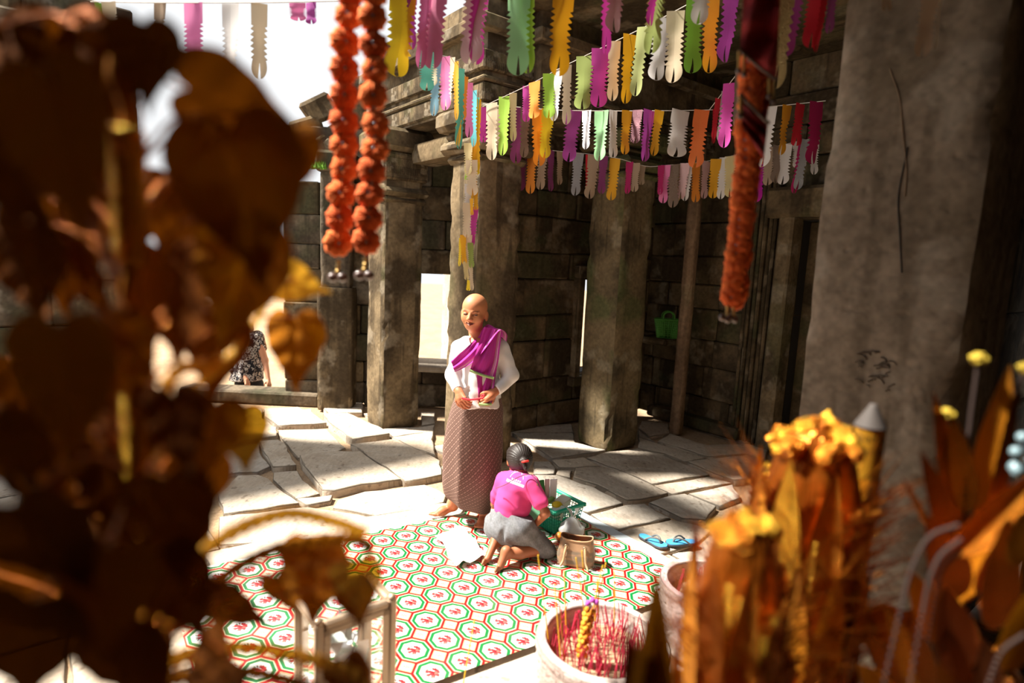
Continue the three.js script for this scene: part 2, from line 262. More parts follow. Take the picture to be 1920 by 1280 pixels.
// ---------- masonry ----------
function masonry(name, label, p0, p1, height, mats, seed, { rows = 0.3, len = 0.55, thick = 0.35, holes = [], top = null, proud = 0.014 } = {}) {
  const g = structure(name, label), r = rng(seed), L = Math.hypot(p1.x - p0.x, p1.z - p0.z);
  g.position.set(p0.x, 0, p0.z); g.rotation.y = Math.atan2(-(p1.z - p0.z), p1.x - p0.x);
  const ys = [0, height, ...holes.flatMap(h => [h[2], h[3]])].filter(y => y <= height).sort((a, b) => a - b), Y = [0];
  for (let i = 1; i < ys.length; i++) { const a = ys[i - 1], b = ys[i]; if (b - a < 0.02) continue; const n = Math.max(1, Math.round((b - a) / rows)), cut = []; for (let k = 1; k < n; k++) cut.push(a + (b - a) * (k + (r() - 0.5) * 0.35) / n); Y.push(...cut, b); }
  const core = [];
  for (let i = 1; i < Y.length; i++) {
    const y0 = Y[i - 1], y1 = Y[i], ym = (y0 + y1) / 2, gaps = holes.filter(h => ym > h[2] && ym < h[3]).sort((a, b) => a[0] - b[0]); let s = 0; const spans = [];
    for (const h of gaps) { if (h[0] > s) spans.push([s, h[0]]); s = h[1]; } if (s < L) spans.push([s, L]);
    for (const [a, b] of spans) {
      let x = a - (i % 2 ? 0 : len * 0.4 * r()), first = true;
      while (x < b - 0.02) {
        const x0 = Math.max(x, a); let x1 = x + len * (0.7 + 0.7 * r()); if (b - x1 < len * 0.35) x1 = b; if (x1 - x0 < 0.1 && !first) { x = x1; continue; }
        const xe = Math.min(x1, b); x = x1; first = false;
        if (top && y1 > top((x0 + xe) / 2) + 0.01) continue;
        if (xe - x0 < 0.03) continue;
        const q = mesh('stone_block', chamferBox(xe - x0 - 0.006, y1 - y0 - 0.006, thick, 0.014, 0.004, r), mats[Math.floor(r() * mats.length)], g);
        q.position.set((x0 + xe) / 2, ym, -thick / 2 + (r() - 0.5) * 2 * proud);
      }
      if (!top || y1 < 2.4) core.push(at(new THREE.BoxGeometry(b - a, y1 - y0, thick * 0.5), (a + b) / 2, ym, -thick / 2));
    }
  }
  mesh('wall_core', join(core), M.black, g); return g;
}
const CORNER = V(1.505, 0, -6.61);
masonry('wall_left', 'dark carved stone wall behind the gold leaf tree', V(-4.9, 0, -3.3), V(-3.0, 0, -4.78), 3.4, [M.wallB, M.wallA], 21, { rows: 0.34 });
const wallBL = masonry('wall_back_left', 'broken dark masonry wall beside the bright doorway', V(-2.45, 0, -6.25), V(-0.2, 0, -6.3), 3.75, [M.wallB, M.wallB, M.wallA], 22, { holes: [[1.2, 1.95, 0.48, 1.45]], top: s => 2.45 + 0.8 * step(0.15, 0.75, s) + 0.55 * step(0.6, 1.1, s) });
masonry('wall_back', 'dark stone wall with a narrow bright window slit', V(-0.26, 0, -5.235), V(1.78, 0, -6.83), 3.5, [M.wallA, M.wallC, M.wallC], 24, { holes: [[1.188, 1.783, 0.5, 1.47]] });
const wallR = masonry('wall_right', 'dark stone wall with fluted door jambs', V(1.32, 0, -6.85), V(3.95, 0, -3.48), 3.5, [M.wallC, M.wallC, M.wallA], 25, { holes: [[1.92, 2.55, 0, 2.1]] });
masonry('wall_side', 'unlit stone wall running off from the big foreground pillar', AB(N6, 0.46, 0.16), AB(N6, 3.2, 0.16), 3.5, [M.wallC], 26, { len: 0.8, rows: 0.5 });
for (const [n, lab, x, y, z, w, h, d] of [['wall_rear', 'stone wall of the shrine room behind the altar', 0.2, 1.5, 1.6, 5.4, 3.1, 0.3], ['wall_shrine_left', 'stone side wall of the shrine room', -2.25, 1.5, 0.2, 0.3, 3.1, 2.8], ['wall_shrine_right', 'stone side wall of the shrine room near the pillar', 2.75, 1.5, -0.6, 0.3, 3.1, 4.4], ['ceiling', 'stone roof slab of the shrine room', -1.38, 3.15, 0.55, 2.04, 0.3, 2.3], ['ceiling_shrine', 'stone roof slab over the gold offerings', 1.275, 3.15, 0.175, 3.25, 0.3, 3.05], ['ceiling_shade_slab', 'unseen stone roof slab added to shade the big grey pillar', 1.03, 3.15, -1.98, 3.74, 0.3, 1.25]]) {  // porch slab added to shade the pillar; roof gap left to sun the cones
  const m = mesh(n, chamferBox(w, h, d, 0.02, 0, rng(5)), M.wallC); m.position.set(x, y, z); m.userData = { kind: 'structure', label: lab, category: n.split('_')[0] };
}
{ // roof over the right-hand aisle and the gallery; the court beside it is open but for an added shade slab
  const c = structure('ceiling_aisle', 'dark stone roof slabs over the pillared aisle, plus one added over the court for shade');
  const add = (a0, a1, b0, b1, y) => { const p = AB(N3, (a0 + a1) / 2, (b0 + b1) / 2, y), m = mesh('roof_slab', chamferBox(a1 - a0 - 0.01, 0.26, b1 - b0 - 0.01, 0.02, 0, rng(6)), M.wallC, c); m.position.copy(p); m.rotation.y = YAW; };
  add(0.1, 4.2, -3.6, -1.0, 3.62); add(0.1, 4.2, -1.0, 0.45, 3.62); add(-1.85, -1.3, 0.1, 1.5, 3.98); add(1.0, 2.2, 0.45, 2.1, 3.62);  // third slab hangs unseen over the court, added to shade the aisle floor
}
// window slit jambs, wall beyond the gallery window in paler stone standing in for sunlight
{
  const w = structure('window_1', 'carved stone frame round the narrow window slit'); w.position.set(-0.1, 0, -5.36); w.rotation.y = Math.atan2(1.25, 1.605); const r = rng(31);
  const add = (n, x, y, z, a, b, d) => { const m = mesh(n, chamferBox(a, b, d, 0.01, 0.002, r), M.wallA, w); m.position.set(x, y, z); };
  add('jamb', 0.935, 0.985, 0.015, 0.085, 1.06, 0.1); add('jamb', 1.62, 0.985, 0.015, 0.085, 1.06, 0.1); add('lintel', 1.28, 1.55, 0.02, 0.82, 0.12, 0.12); add('sill', 1.28, 0.44, 0.02, 0.82, 0.1, 0.12);
  const d = structure('door_1', 'fluted stone door frame in the dark wall'); d.position.copy(CORNER); d.rotation.y = Math.atan2(-3.13, 2.445);
  for (let k = 0; k < 6; k++) { const m = mesh('flute', chamferBox(0.034, 2.5, 0.07, 0.01, 0.001, r), M.wallC, d); m.position.set(1.2 + k * 0.046, 1.25, 0.03 + 0.012 * (k % 2)); }
  const j1 = mesh('jamb', chamferBox(0.14, 2.15, 0.2, 0.02, 0.004, r), M.pillar, d); j1.position.set(1.57, 1.07, 0.06);
  const j2 = mesh('jamb', chamferBox(0.2, 2.1, 0.3, 0.02, 0.004, r), M.wallA, d); j2.position.set(2.32, 1.05, 0.0);
  const l = mesh('lintel', chamferBox(1.1, 0.26, 0.3, 0.03, 0.006, r), M.wallC, d); l.position.set(1.93, 2.24, 0.05);
  const back = mesh('door_panel', chamferBox(0.7, 2.1, 0.08, 0.01, 0, r), M.wallC, d); back.position.set(1.93, 1.05, -0.26);
  const low = mesh('plinth', chamferBox(1.1, 0.12, 0.16, 0.02, 0.006, r), M.wallA, d); low.position.set(0.75, 0.06, 0.07);
  const o = mesh('wall_outside', boxUV(new THREE.BoxGeometry(2.6, 3.6, 0.3), 1.6), M.slabs[1]); o.position.set(-0.55, 1.2, -7.75); o.rotation.y = -1.265; o.userData = { kind: 'structure', label: 'sunlit wall seen through the gallery window, stone made paler to look brighter lit', category: 'wall' };
  const s = mesh('trim_1', chamferBox(0.95, 0.07, 0.5, 0.015, 0.004, r), M.slabs[1]); s.position.set(-0.88, 0.455, -6.36); s.userData = { kind: 'structure', label: 'stone sill of the gallery window', category: 'sill' };
}
// threshold and steps at the doorway by the broken wall
{
  const t = structure('trim_2', 'worn stone threshold of the bright doorway'), r = rng(41);
  for (const [px, py, w, h, d, z] of [[470, 752, 1.5, 0.14, 0.3, 6.3]]) { const p = FL(px, py), m = mesh('step', chamferBox(w, h, d, 0.02, 0.008, r), M.wallB, t); m.position.set(p.x, h / 2 - 0.02, -z); }
}
// ---------- pillars ----------
const frieze = canvasTex(1024, 256, (c, w, h) => {
  c.fillStyle = '#777'; c.fillRect(0, 0, w, h); c.lineWidth = 9; c.strokeStyle = '#ccc';
  for (let x = 0; x < w; x += 64) { c.strokeStyle = '#d5d5d5'; c.beginPath(); c.arc(x + 32, 150, 24, 0.4, 5.6); c.stroke(); c.beginPath(); c.arc(x + 32, 150, 9, 0, 6.3); c.stroke(); c.strokeStyle = '#333'; c.beginPath(); c.moveTo(x, 80); c.lineTo(x + 10, 230); c.stroke(); c.fillStyle = '#ddd'; c.beginPath(); c.arc(x + 16, 34, 13, 0, 7); c.arc(x + 48, 34, 13, 0, 7); c.fill(); }
  c.fillStyle = '#e5e5e5'; c.fillRect(0, 62, w, 10); c.fillRect(0, 232, w, 14); c.fillStyle = '#222'; c.fillRect(0, 72, w, 5);
}); frieze.colorSpace = THREE.NoColorSpace;
M.frieze = new THREE.MeshPhysicalMaterial({ specularIntensity: 0.15, map: M.pillar.map, bumpMap: frieze, bumpScale: 0.03, roughness: 0.95 });
function pillar(near, w, h, mat, label, seed, caps = [], group) {
  const o = thing('stone_pillar', label, 'pillar', AB(near, w / 2, w / 2), YAW, group);
  mesh('shaft', monolith(w, h, w, seed), mat, o).position.y = h / 2;
  for (const [y0, y1, e, fr] of caps) { const g = fr ? chamferBox(w + e, y1 - y0, w + e, 0.02, 0.003, rng(seed), 0.6) : chamferBox(w + e, y1 - y0, w + e, Math.min(0.035, (y1 - y0) * 0.42), 0.003, rng(seed)); mesh(fr ? 'carved_band' : 'capital', g, fr ? M.frieze : mat, o).position.y = (y0 + y1) / 2; }
  return o;
}
const caps = [[2.36, 2.43, 0.05], [2.43, 2.53, 0.14], [2.53, 2.6, 0.07], [2.6, 2.75, 0.2]];
pillar(N2, 0.39, 2.75, M.pillar, 'square stone pillar beside the window with the sunlit sill', 3, [[2.1, 2.16, 0.04], [2.16, 2.24, 0.09], [2.3, 2.55, 0.05, 1], [2.55, 2.75, 0.14]]);
pillar(N3, 0.42, 2.75, M.pillar, 'square stone pillar directly behind the old woman in white', 7, caps);
pillar(N4, 0.4, 2.75, M.pillarMoss, 'mossy square stone pillar between the window slit and the green basket', 13, caps);
pillar(N6, 0.48, 3.5, M.pillarGrey, 'massive smooth grey pillar with scratched carvings behind the gold cones', 19);
{ // crack, stain ridge and scratched marks on the big pillar's lit face (local -x face)
  const o = scene.children[scene.children.length - 1], add = (n, pts, r, mat) => mesh(n, tube(pts.map(([z, y]) => V(-0.2405, y, z)), r, 30, 5), mat, o);
  add('crack', [[0.02, 2.05], [0.012, 1.9], [0.03, 1.78], [0.05, 1.66]], 0.0022, M.black);
  const stain = add('root_trace', [[-0.06, 2.3], [-0.02, 2.2], [0.0, 2.1], [0.025, 1.98], [0.03, 1.9]], 0.0022, std([0.2, 0.14, 0.09]));
  const r = rng(9); for (let k = 0; k < 30; k++) { const z = -0.07 + r() * 0.13 , y = 1.27 + r() * 0.13, a = r() * 1.4 - 0.7, l = 0.012 + r() * 0.02; add('scratch', [[z, y], [z + Math.cos(a) * l * 0.6, y + Math.sin(a) * l * 0.5 + 0.004], [z + Math.cos(a) * l, y + Math.sin(a) * l]], 0.0022, M.pillarGrey); }
}
{
  const p = FL(1270, 815), o = tag(mesh('stone_post', monolith(0.125, 2.75, 0.11, 23, 0.004, 0.015, 4, 30), M.wood), 'slim brown post standing in front of the wall beside the green basket', 'post'); o.position.set(p.x, 1.375, p.z - 0.06); o.rotation.y = YAW + 0.15;
  M.post = stoneMat(stoneTex([0.30, 0.2, 0.125], [0.16, 0.1, 0.06], [0.4, 0.3, 0.2], [0.2, 0.16, 0.09], 950)); o.material = M.post;
}
// engaged pilaster and upright stones against the broken wall
{
  const r = rng(51), o = thing('stone_pilaster', 'low pale pilaster block against the broken wall beside the pillar', 'pilaster', V(-1.83, 0, -6.1), 0.05);
  mesh('lower_block', monolith(0.36, 1.28, 0.26, 29), M.pillar, o).position.y = 0.64; mesh('upper_block', monolith(0.3, 1.15, 0.2, 31), M.wallB, o).position.y = 1.855; mesh('capital', chamferBox(0.4, 0.2, 0.28, 0.03, 0.004, r), M.wallB, o).position.y = 2.53;
}
function beam(label, a0, a1, b0, b1, y0, y1, bands, mat = M.pillar, along = 'b') {
  const o = thing('stone_beam', label, 'beam', AB(N3, (a0 + a1) / 2, (b0 + b1) / 2, y0), YAW), w = a1 - a0, d = b1 - b0;
  mesh('lintel', monolith(w, y1 - y0, d, 41 + y0, 0.006, 0.02, 16, 6), mat, o).position.y = (y1 - y0) / 2;
  for (const [u, v, e, fr] of bands) mesh(fr ? 'carved_band' : 'moulding', chamferBox(w + e, v - u, d + e, 0.012, 0.002, rng(3), fr ? 0.6 : 1.6), fr ? M.frieze : mat, o).position.y = (u + v) / 2;
  return o;
}
beam('carved stone beam over the two pillars behind the old woman', 0.0, 0.42, -0.02, 1.95, 2.75, 3.5, [[0.02, 0.16, 0.03, 1], [0.16, 0.2, 0.06], [0.24, 0.38, 0.05, 1], [0.5, 0.6, 0.16]]);
beam('carved dark stone beam above the bunting leading to the mossy pillar', 0.44, 3.2, -0.12, 0.4, 2.75, 3.5, [[0.02, 0.16, 0.03, 1], [0.16, 0.2, 0.06], [0.5, 0.6, 0.12]], M.wallA);
beam('plain stone tie beam under the carved beam by the garlands', 0.08, 0.34, 0.42, 1.25, 2.46, 2.62, [], M.wallA);
{ // beaded cornice on the wall behind the gold leaf tree
  const o = thing('beaded_cornice', 'dark stone cornice with round beads above the gold leaf tree', 'cornice', V(-4.9, 2.98, -3.3), Math.atan2(1.6, 2.05)), r = rng(8);
  mesh('ledge', chamferBox(2.6, 0.14, 0.2, 0.02, 0.003, r), M.wallB, o).position.set(1.3, 0.12, 0.09);
  for (let k = 0; k < 30; k++) mesh('bead', new THREE.SphereGeometry(0.028, 8, 6), M.wallB, o).position.set(0.2 + k * 0.082, 0.02, 0.05);
}
{ // tumbled stones and a tuft of moss on the broken wall
  const r = rng(61); for (const [px, py, d, w, h, t, rz] of [[575, 250, 6.42, 0.34, 0.26, 0.3, 0.35], [600, 205, 6.46, 0.3, 0.24, 0.3, 0.5], [560, 285, 6.4, 0.26, 0.16, 0.26, -0.2], [610, 285, 6.42, 0.4, 0.14, 0.28, 0.6], [605, 255, 6.4, 0.34, 0.1, 0.26, 0.55]]) { const p = W(px, py, d), m = mesh('stone_block', chamferBox(w, h, t, 0.03, 0.02, r), M.pillar, scene); m.position.copy(p); m.rotation.set(0.1, r() - 0.5, rz); wallBL.updateMatrixWorld(); wallBL.attach(m); }
  const l = []; for (let k = 0; k < 60; k++) l.push(at(new THREE.ConeGeometry(0.012, 0.05 + r() * 0.04, 4), (r() - 0.5) * 0.22, 0.02, (r() - 0.5) * 0.1, r() - 0.5, r() * 3, r() - 0.5));
  const p = W(588, 312, 5.92); const m = tag(mesh('moss_tuft', join(l), std([0.16, 0.36, 0.04])), 'small bright green tuft growing on the broken wall ledge', 'plant'); m.position.copy(p); m.userData.kind = 'stuff';
}

// ---------- printed plastic mat ----------
const matPrint = canvasTex(512, 512, (c, w) => {
  c.fillStyle = '#c4121c'; c.fillRect(0, 0, w, w);
  const oct = (x, y, a, f) => { c.fillStyle = f; c.beginPath(); for (let k = 0; k < 8; k++) { const t = (k + 0.5) * Math.PI / 4, r = a / Math.cos(Math.PI / 8); c.lineTo(x + r * Math.cos(t), y + r * Math.sin(t)); } c.fill(); };
  const H = w / 2; oct(H, H, 233, '#f2dfa0'); oct(H, H, 221, '#f6f2e6'); oct(H, H, 216, '#0e7a3c'); oct(H, H, 168, '#e9e3bb'); oct(H, H, 161, '#f8f6f2');
  const r = rng(4);
  for (let k = 0; k < 16; k++) { const t = k / 16 * 6.283 + r() * 0.3, l = 96 + r() * 30; c.fillStyle = k % 2 ? '#1e6b3a' : '#26323a'; c.beginPath(); c.ellipse(H + Math.cos(t) * l * 0.85, H + Math.sin(t) * l * 0.7, 24, 9, t, 0, 7); c.fill(); }
  for (let k = 0; k < 22; k++) { const t = r() * 6.283, l = r() * 80; c.fillStyle = ['#c81e2a', '#e0343c', '#a8101c', '#ee6a60'][k % 4]; c.beginPath(); c.ellipse(H + Math.cos(t) * l * 1.15, H + Math.sin(t) * l * 0.85, 30, 20, r() * 3, 0, 7); c.fill(); }
  for (const [x, y] of [[0, 0], [w, 0], [0, w], [w, w]]) { const di = (q, f) => { c.fillStyle = f; c.beginPath(); c.moveTo(x - q, y); c.lineTo(x, y - q); c.lineTo(x + q, y); c.lineTo(x, y + q); c.fill(); }; di(128, '#f2dfa0'); di(112, '#c4121c'); di(104, '#f4e7c8'); c.fillStyle = '#c4121c'; for (const s of [-1, 1]) { c.beginPath(); c.ellipse(x + s * 20, y + s * 20, 24, 9, Math.PI / 4, 0, 7); c.fill(); c.beginPath(); c.ellipse(x + s * 15, y - s * 15, 14, 8, -Math.PI / 4, 0, 7); c.fill(); } }
});
M.mat = phys([0.86, 0.86, 0.86], 0.3, { map: matPrint, clearcoat: 1, clearcoatRoughness: 0.12 }); M.matEdge = std([0.55, 0.62, 0.66], 0.5);
{
  const O = V(-0.232, 0.0, -2.322), E1 = V(0.1202, 0, -0.0732), E2 = V(-0.0964, 0, -0.1307), o = thing('floor_mat', 'glossy plastic mat printed with green octagons on red', 'mat');
  const sheet = (i0, i1, j0, j1, ni, nj) => { const pos = [], uv = [], idx = []; for (let b = 0; b <= nj; b++) for (let a = 0; a <= ni; a++) { const i = mix(i0, i1, a / ni), j = mix(j0, j1, b / nj), p = O.clone().addScaledVector(E1, i).addScaledVector(E2, j); pos.push(p.x, 0.02 + 0.003 * noise3(p.x * 5, 0, p.z * 5) + 0.0015 * noise3(p.x * 19, 2, p.z * 19), p.z); uv.push(i + 0.5, j + 0.5); } for (let b = 0; b < nj; b++) for (let a = 0; a < ni; a++) { const k = b * (ni + 1) + a; idx.push(k, k + 1, k + ni + 2, k, k + ni + 2, k + ni + 1); } const g = geoFrom(pos, idx, uv); return g; };
  mesh('printed_sheet', sheet(-6.5, 9.5, -1.3, 6.8, 96, 48), M.mat, o); mesh('plain_border', sheet(9.5, 10.1, -1.3, 6.8, 4, 48), M.matEdge, o);
}
const MATY = 0.023;
// ---------- things on and around the mat ----------
const cloth = (c, o = {}) => std(c, 0.92, { side: THREE.DoubleSide, ...o });
{ // green shopping basket
  const o = thing('shopping_basket', 'green plastic shopping basket full of packets beside the girl', 'basket', V(0.30, MATY, -3.5), YAW), g = std([0.01, 0.36, 0.22], 0.4), hw = 0.12, hd = 0.15, H = 0.15;
  const bar = (n, a, b, r = 0.004, mat = g) => mesh(n, tube([a, a.clone().lerp(b, 0.5), b], r, 4, 5), mat, o);
  const c = (s, t, y) => V(s * (hw - 0.025 * (1 - y / H)), y, t * (hd - 0.025 * (1 - y / H)));
  mesh('bottom', at(new THREE.BoxGeometry(0.19, 0.006, 0.25), 0, 0.004, 0), g, o);
  for (const [s, t, u, v] of [[-1, -1, 1, -1], [1, -1, 1, 1], [1, 1, -1, 1], [-1, 1, -1, -1]]) {
    const rails = [], ribs = []; for (let k = 1; k < 7; k++) rails.push(tube([c(s, t, H * k / 7), c(s, t, H * k / 7).lerp(c(u, v, H * k / 7), 0.5), c(u, v, H * k / 7)], 0.0028, 3, 4));
    for (let k = 0; k <= 13; k++) ribs.push(tube([c(s, t, 0).lerp(c(u, v, 0), k / 13), c(s, t, H / 2).lerp(c(u, v, H / 2), k / 13), c(s, t, H).lerp(c(u, v, H), k / 13)], 0.0028, 3, 4));
    mesh('lattice_side', join([...rails, ...ribs]), g, o); const rim = chamferBox(s === u ? 0.02 : 2 * hw + 0.03, 0.022, s === u ? 2 * hd + 0.03 : 0.02, 0.005, 0, rng(1)); const p = c(s, t, H).lerp(c(u, v, H), 0.5); mesh('rim', rim, g, o).position.copy(p);
  }
  const hd2 = mesh('handle', tube([V(-hw, H, 0.02), V(-hw - 0.03, H - 0.05, 0.05), V(-hw - 0.035, H - 0.09, 0.0), V(-hw - 0.03, H - 0.05, -0.05), V(-hw, H, -0.02)], 0.006, 16, 6), g, o);
  const put = (n, lab, cat, geo, mat, x, y, z, rx, ry, rz) => { const m = tag(mesh(n, geo, mat), lab, cat), p = V(x, y, z).applyAxisAngle(V(0, 1, 0), YAW).add(o.position); m.position.copy(p); m.rotation.set(rx, YAW + ry, rz, 'YXZ'); return m; };
  const bx = (a, b, d) => chamferBox(a, b, d, 0.004, 0.001, rng(2));
  const print = canvasTex(64, 128, (q, w, h) => { q.fillStyle = '#e8e6ef'; q.fillRect(0, 0, w, h); const r = rng(5); for (let k = 0; k < 60; k++) { q.fillStyle = ['#26306e', '#6a6ea8', '#1a1c40'][k % 3]; q.fillRect(8 + r() * 44, 6 + r() * 112, 4 + r() * 9, 3 + r() * 8); } });
  put('booklet', 'white booklet with blue print standing in the green basket', 'booklet', bx(0.045, 0.17, 0.012), std([1, 1, 1], 0.6, { map: print }), -0.04, 0.17, -0.09, 0.1, -0.5, 0.02).position.copy(W(1037, 921, 3.5));
  put('booklet', 'thin pink edged booklet in the green basket next to the blue print', 'booklet', bx(0.03, 0.17, 0.012), std([0.75, 0.5, 0.55], 0.6), -0.075, 0.17, -0.065, 0.1, -0.5, 0.08).position.copy(W(1026, 921, 3.5));
  put('booklet', 'dark green booklet leaning in the green basket', 'booklet', bx(0.035, 0.165, 0.014), std([0.04, 0.2, 0.05], 0.6), -0.1, 0.165, -0.04, 0.1, -0.5, 0.16).position.copy(W(1017, 922, 3.49));
  put('packet', 'yellow packet on top of the green basket', 'packet', new THREE.SphereGeometry(0.045, 14, 8).scale(1, 0.4, 0.7), std([0.85, 0.62, 0.02], 0.5), -0.03, 0.15, 0.07, 0.2, 0.4, 0);
  put('packet', 'long pale green packet lying across the green basket', 'packet', new THREE.CapsuleGeometry(0.016, 0.13, 4, 10), std([0.22, 0.45, 0.12], 0.5), -0.05, 0.165, 0.02, 0, 0.5, 1.45);
  put('packet', 'white packet in the rear of the green basket', 'packet', bx(0.1, 0.05, 0.07), std([0.75, 0.73, 0.62], 0.6), 0.05, 0.135, 0.03, 0.2, 0.3, 0.1);
  put('packet', 'white and green wrapped packet in the near end of the green basket', 'packet', bx(0.08, 0.06, 0.08), std([0.6, 0.72, 0.66], 0.5), -0.05, 0.12, 0.1, 0.1, 0.6, 0.2);
  const lid = tag(mesh('plastic_sheet', at(chamferBox(0.11, 0.14, 0.006, 0.002, 0, rng(1)), 0, 0, 0), std([0.22, 0.55, 0.33], 0.45)), 'pale green plastic sheet held between the girl and the basket', 'sheet'); lid.position.copy(W(1000, 953, 3.25)); lid.rotation.set(-0.9, 0.5, 0.3);
}
{ // knotted carrier bag
  const p = FL(1071, 1008, MATY), r = rng(12), o = thing('plastic_bag', 'white knotted plastic bag behind the leather handbag', 'bag', V(p.x, MATY, p.z));
  const g = new THREE.SphereGeometry(0.07, 28, 20), q = g.attributes.position; for (let i = 0; i < q.count; i++) { const x = q.getX(i), y = q.getY(i), z = q.getZ(i), a = Math.atan2(z, x), up = clamp(y / 0.07, -1, 1), k = 1 + 0.1 * Math.sin(a * 7 + up * 3) * (up > 0 ? up : 0.2) + 0.12 * noise3(x * 40, y * 40, z * 40); q.setXYZ(i, x * k * 1.05, Math.max((y * 0.75 + (up > 0.75 ? (up - 0.75) * 0.12 : 0)) + 0.05, 0.001), z * k * 0.9); } g.computeVertexNormals();
  const plastic = phys([0.86, 0.9, 0.9], 0.8, { transmission: 0.3, thickness: 0, side: THREE.DoubleSide }); mesh('pouch', g, plastic, o);
  for (const s of [-1, 1]) { const ear = new THREE.PlaneGeometry(0.03, 0.06, 3, 6), e = ear.attributes.position; for (let i = 0; i < e.count; i++) { const y = e.getY(i); e.setZ(i, 0.012 * Math.sin(y * 60 + s)); e.setX(i, e.getX(i) * (0.4 + 0.6 * (y + 0.03) / 0.06) + s * (y + 0.03) * 0.3); } ear.computeVertexNormals(); const m = mesh('handle_loop', ear, plastic, o); m.position.set(s * 0.006, 0.155, 0); m.rotation.y = s * 0.5; }
  const fr = tag(mesh('orange_fruit', new THREE.SphereGeometry(0.026, 14, 10), std([0.75, 0.25, 0.03], 0.5)), 'orange fruit beside the knotted plastic bag', 'fruit'); fr.position.set(p.x - 0.075, MATY + 0.026, p.z + 0.04);
}
{ // leather handbag
  const p = FL(1081, 1062, MATY), o = thing('handbag', 'brown leather handbag standing open on the mat by the girl', 'handbag', V(p.x, MATY, p.z - 0.05), -0.22);
  const leather = std([1, 1, 1], 0.6, { side: THREE.DoubleSide, map: texture(128, (u, v) => { const n = fbm(u, v, 5, 5, 4, 60); return lerp3([0.34, 0.2, 0.11], [0.17, 0.13, 0.09], step(0.4, 0.65, n)); }) });
  const prof = [[0, 0.1, 0.055], [0.05, 0.104, 0.056], [0.1, 0.094, 0.042], [0.135, 0.086, 0.036]], pos = [], idx = [], uv = [], N = 40;
  prof.forEach(([y, a, b], k) => { for (let i = 0; i <= N; i++) { const t = i / N * 2 * Math.PI, cx = Math.sign(Math.cos(t)) * Math.pow(Math.abs(Math.cos(t)), 0.45), cz = Math.sign(Math.sin(t)) * Math.pow(Math.abs(Math.sin(t)), 0.6); pos.push(cx * a, y + (k === 3 ? 0.012 * cx * cx : 0), cz * b); uv.push(i / N * 3, y * 8); } });
  for (let k = 0; k < 3; k++) for (let i = 0; i < N; i++) { const a = k * (N + 1) + i; idx.push(a, a + N + 1, a + 1, a + 1, a + N + 1, a + N + 2); }
  mesh('body', geoFrom(pos, idx, uv), leather, o); mesh('base', at(new THREE.BoxGeometry(0.19, 0.006, 0.1), 0, 0.004, 0), leather, o);
  mesh('trim', tube(Array.from({ length: 24 }, (_, i) => { const t = i / 24 * 6.283, cx = Math.sign(Math.cos(t)) * Math.pow(Math.abs(Math.cos(t)), 0.45), cz = Math.sign(Math.sin(t)) * Math.pow(Math.abs(Math.sin(t)), 0.6); return V(cx * 0.086, 0.136 + 0.012 * cx * cx, cz * 0.036); }), 0.004, 60, 6, true), std([0.4, 0.24, 0.13], 0.5), o);
  for (const s of [-1, 1]) { mesh('strap', tube([V(s * 0.05, 0.11, 0.048), V(s * 0.055, 0.08, 0.06), V(s * 0.062, 0.03, 0.066), V(s * 0.075, 0.005, 0.08)], 0.0065, 12, 6), std([0.45, 0.29, 0.16], 0.5), o); mesh('buckle', at(new THREE.TorusGeometry(0.011, 0.0025, 6, 14), s * 0.05, 0.105, 0.05), std([0.4, 0.3, 0.2], 0.3, { metalness: 0.8 }), o); }
  mesh('contents', at(new THREE.SphereGeometry(0.032, 12, 8), 0.012, 0.1, 0, 0, 0, 0, V(1, 0.7, 0.8)), std([0.75, 0.16, 0.02], 0.7), o).userData.label = 'orange cloth inside the bag';
}
{ // crumpled newspaper / cloth next to the girl's feet
  const g = new THREE.PlaneGeometry(0.36, 0.2, 40, 24).rotateX(-Math.PI / 2), q = g.attributes.position; for (let i = 0; i < q.count; i++) { const x = q.getX(i), z = q.getZ(i); q.setY(i, 0.018 + 0.016 * noise3(x * 16, 3, z * 16) + 0.012 * Math.abs(noise3(x * 34, 5, z * 34))); q.setZ(i, z + 0.03 * Math.sin(x * 9)); } g.computeVertexNormals();
  const news = canvasTex(256, 128, (c, w, h) => { c.fillStyle = '#efece4'; c.fillRect(0, 0, w, h); const r = rng(8); c.fillStyle = '#8a8a90'; for (let y = 10; y < h; y += 9) for (let x = 8; x < w - 20; x += 60) c.fillRect(x, y, 48 * (0.6 + r() * 0.4), 2); });
  const p = W(864, 1010, 3.12), m = tag(mesh('crumpled_paper', g, std([1, 1, 1], 0.9, { map: news, side: THREE.DoubleSide })), 'crumpled white paper sheet lying on the mat by the girl\'s feet', 'paper'); m.position.set(p.x, MATY, p.z); m.rotation.y = -0.95;
}
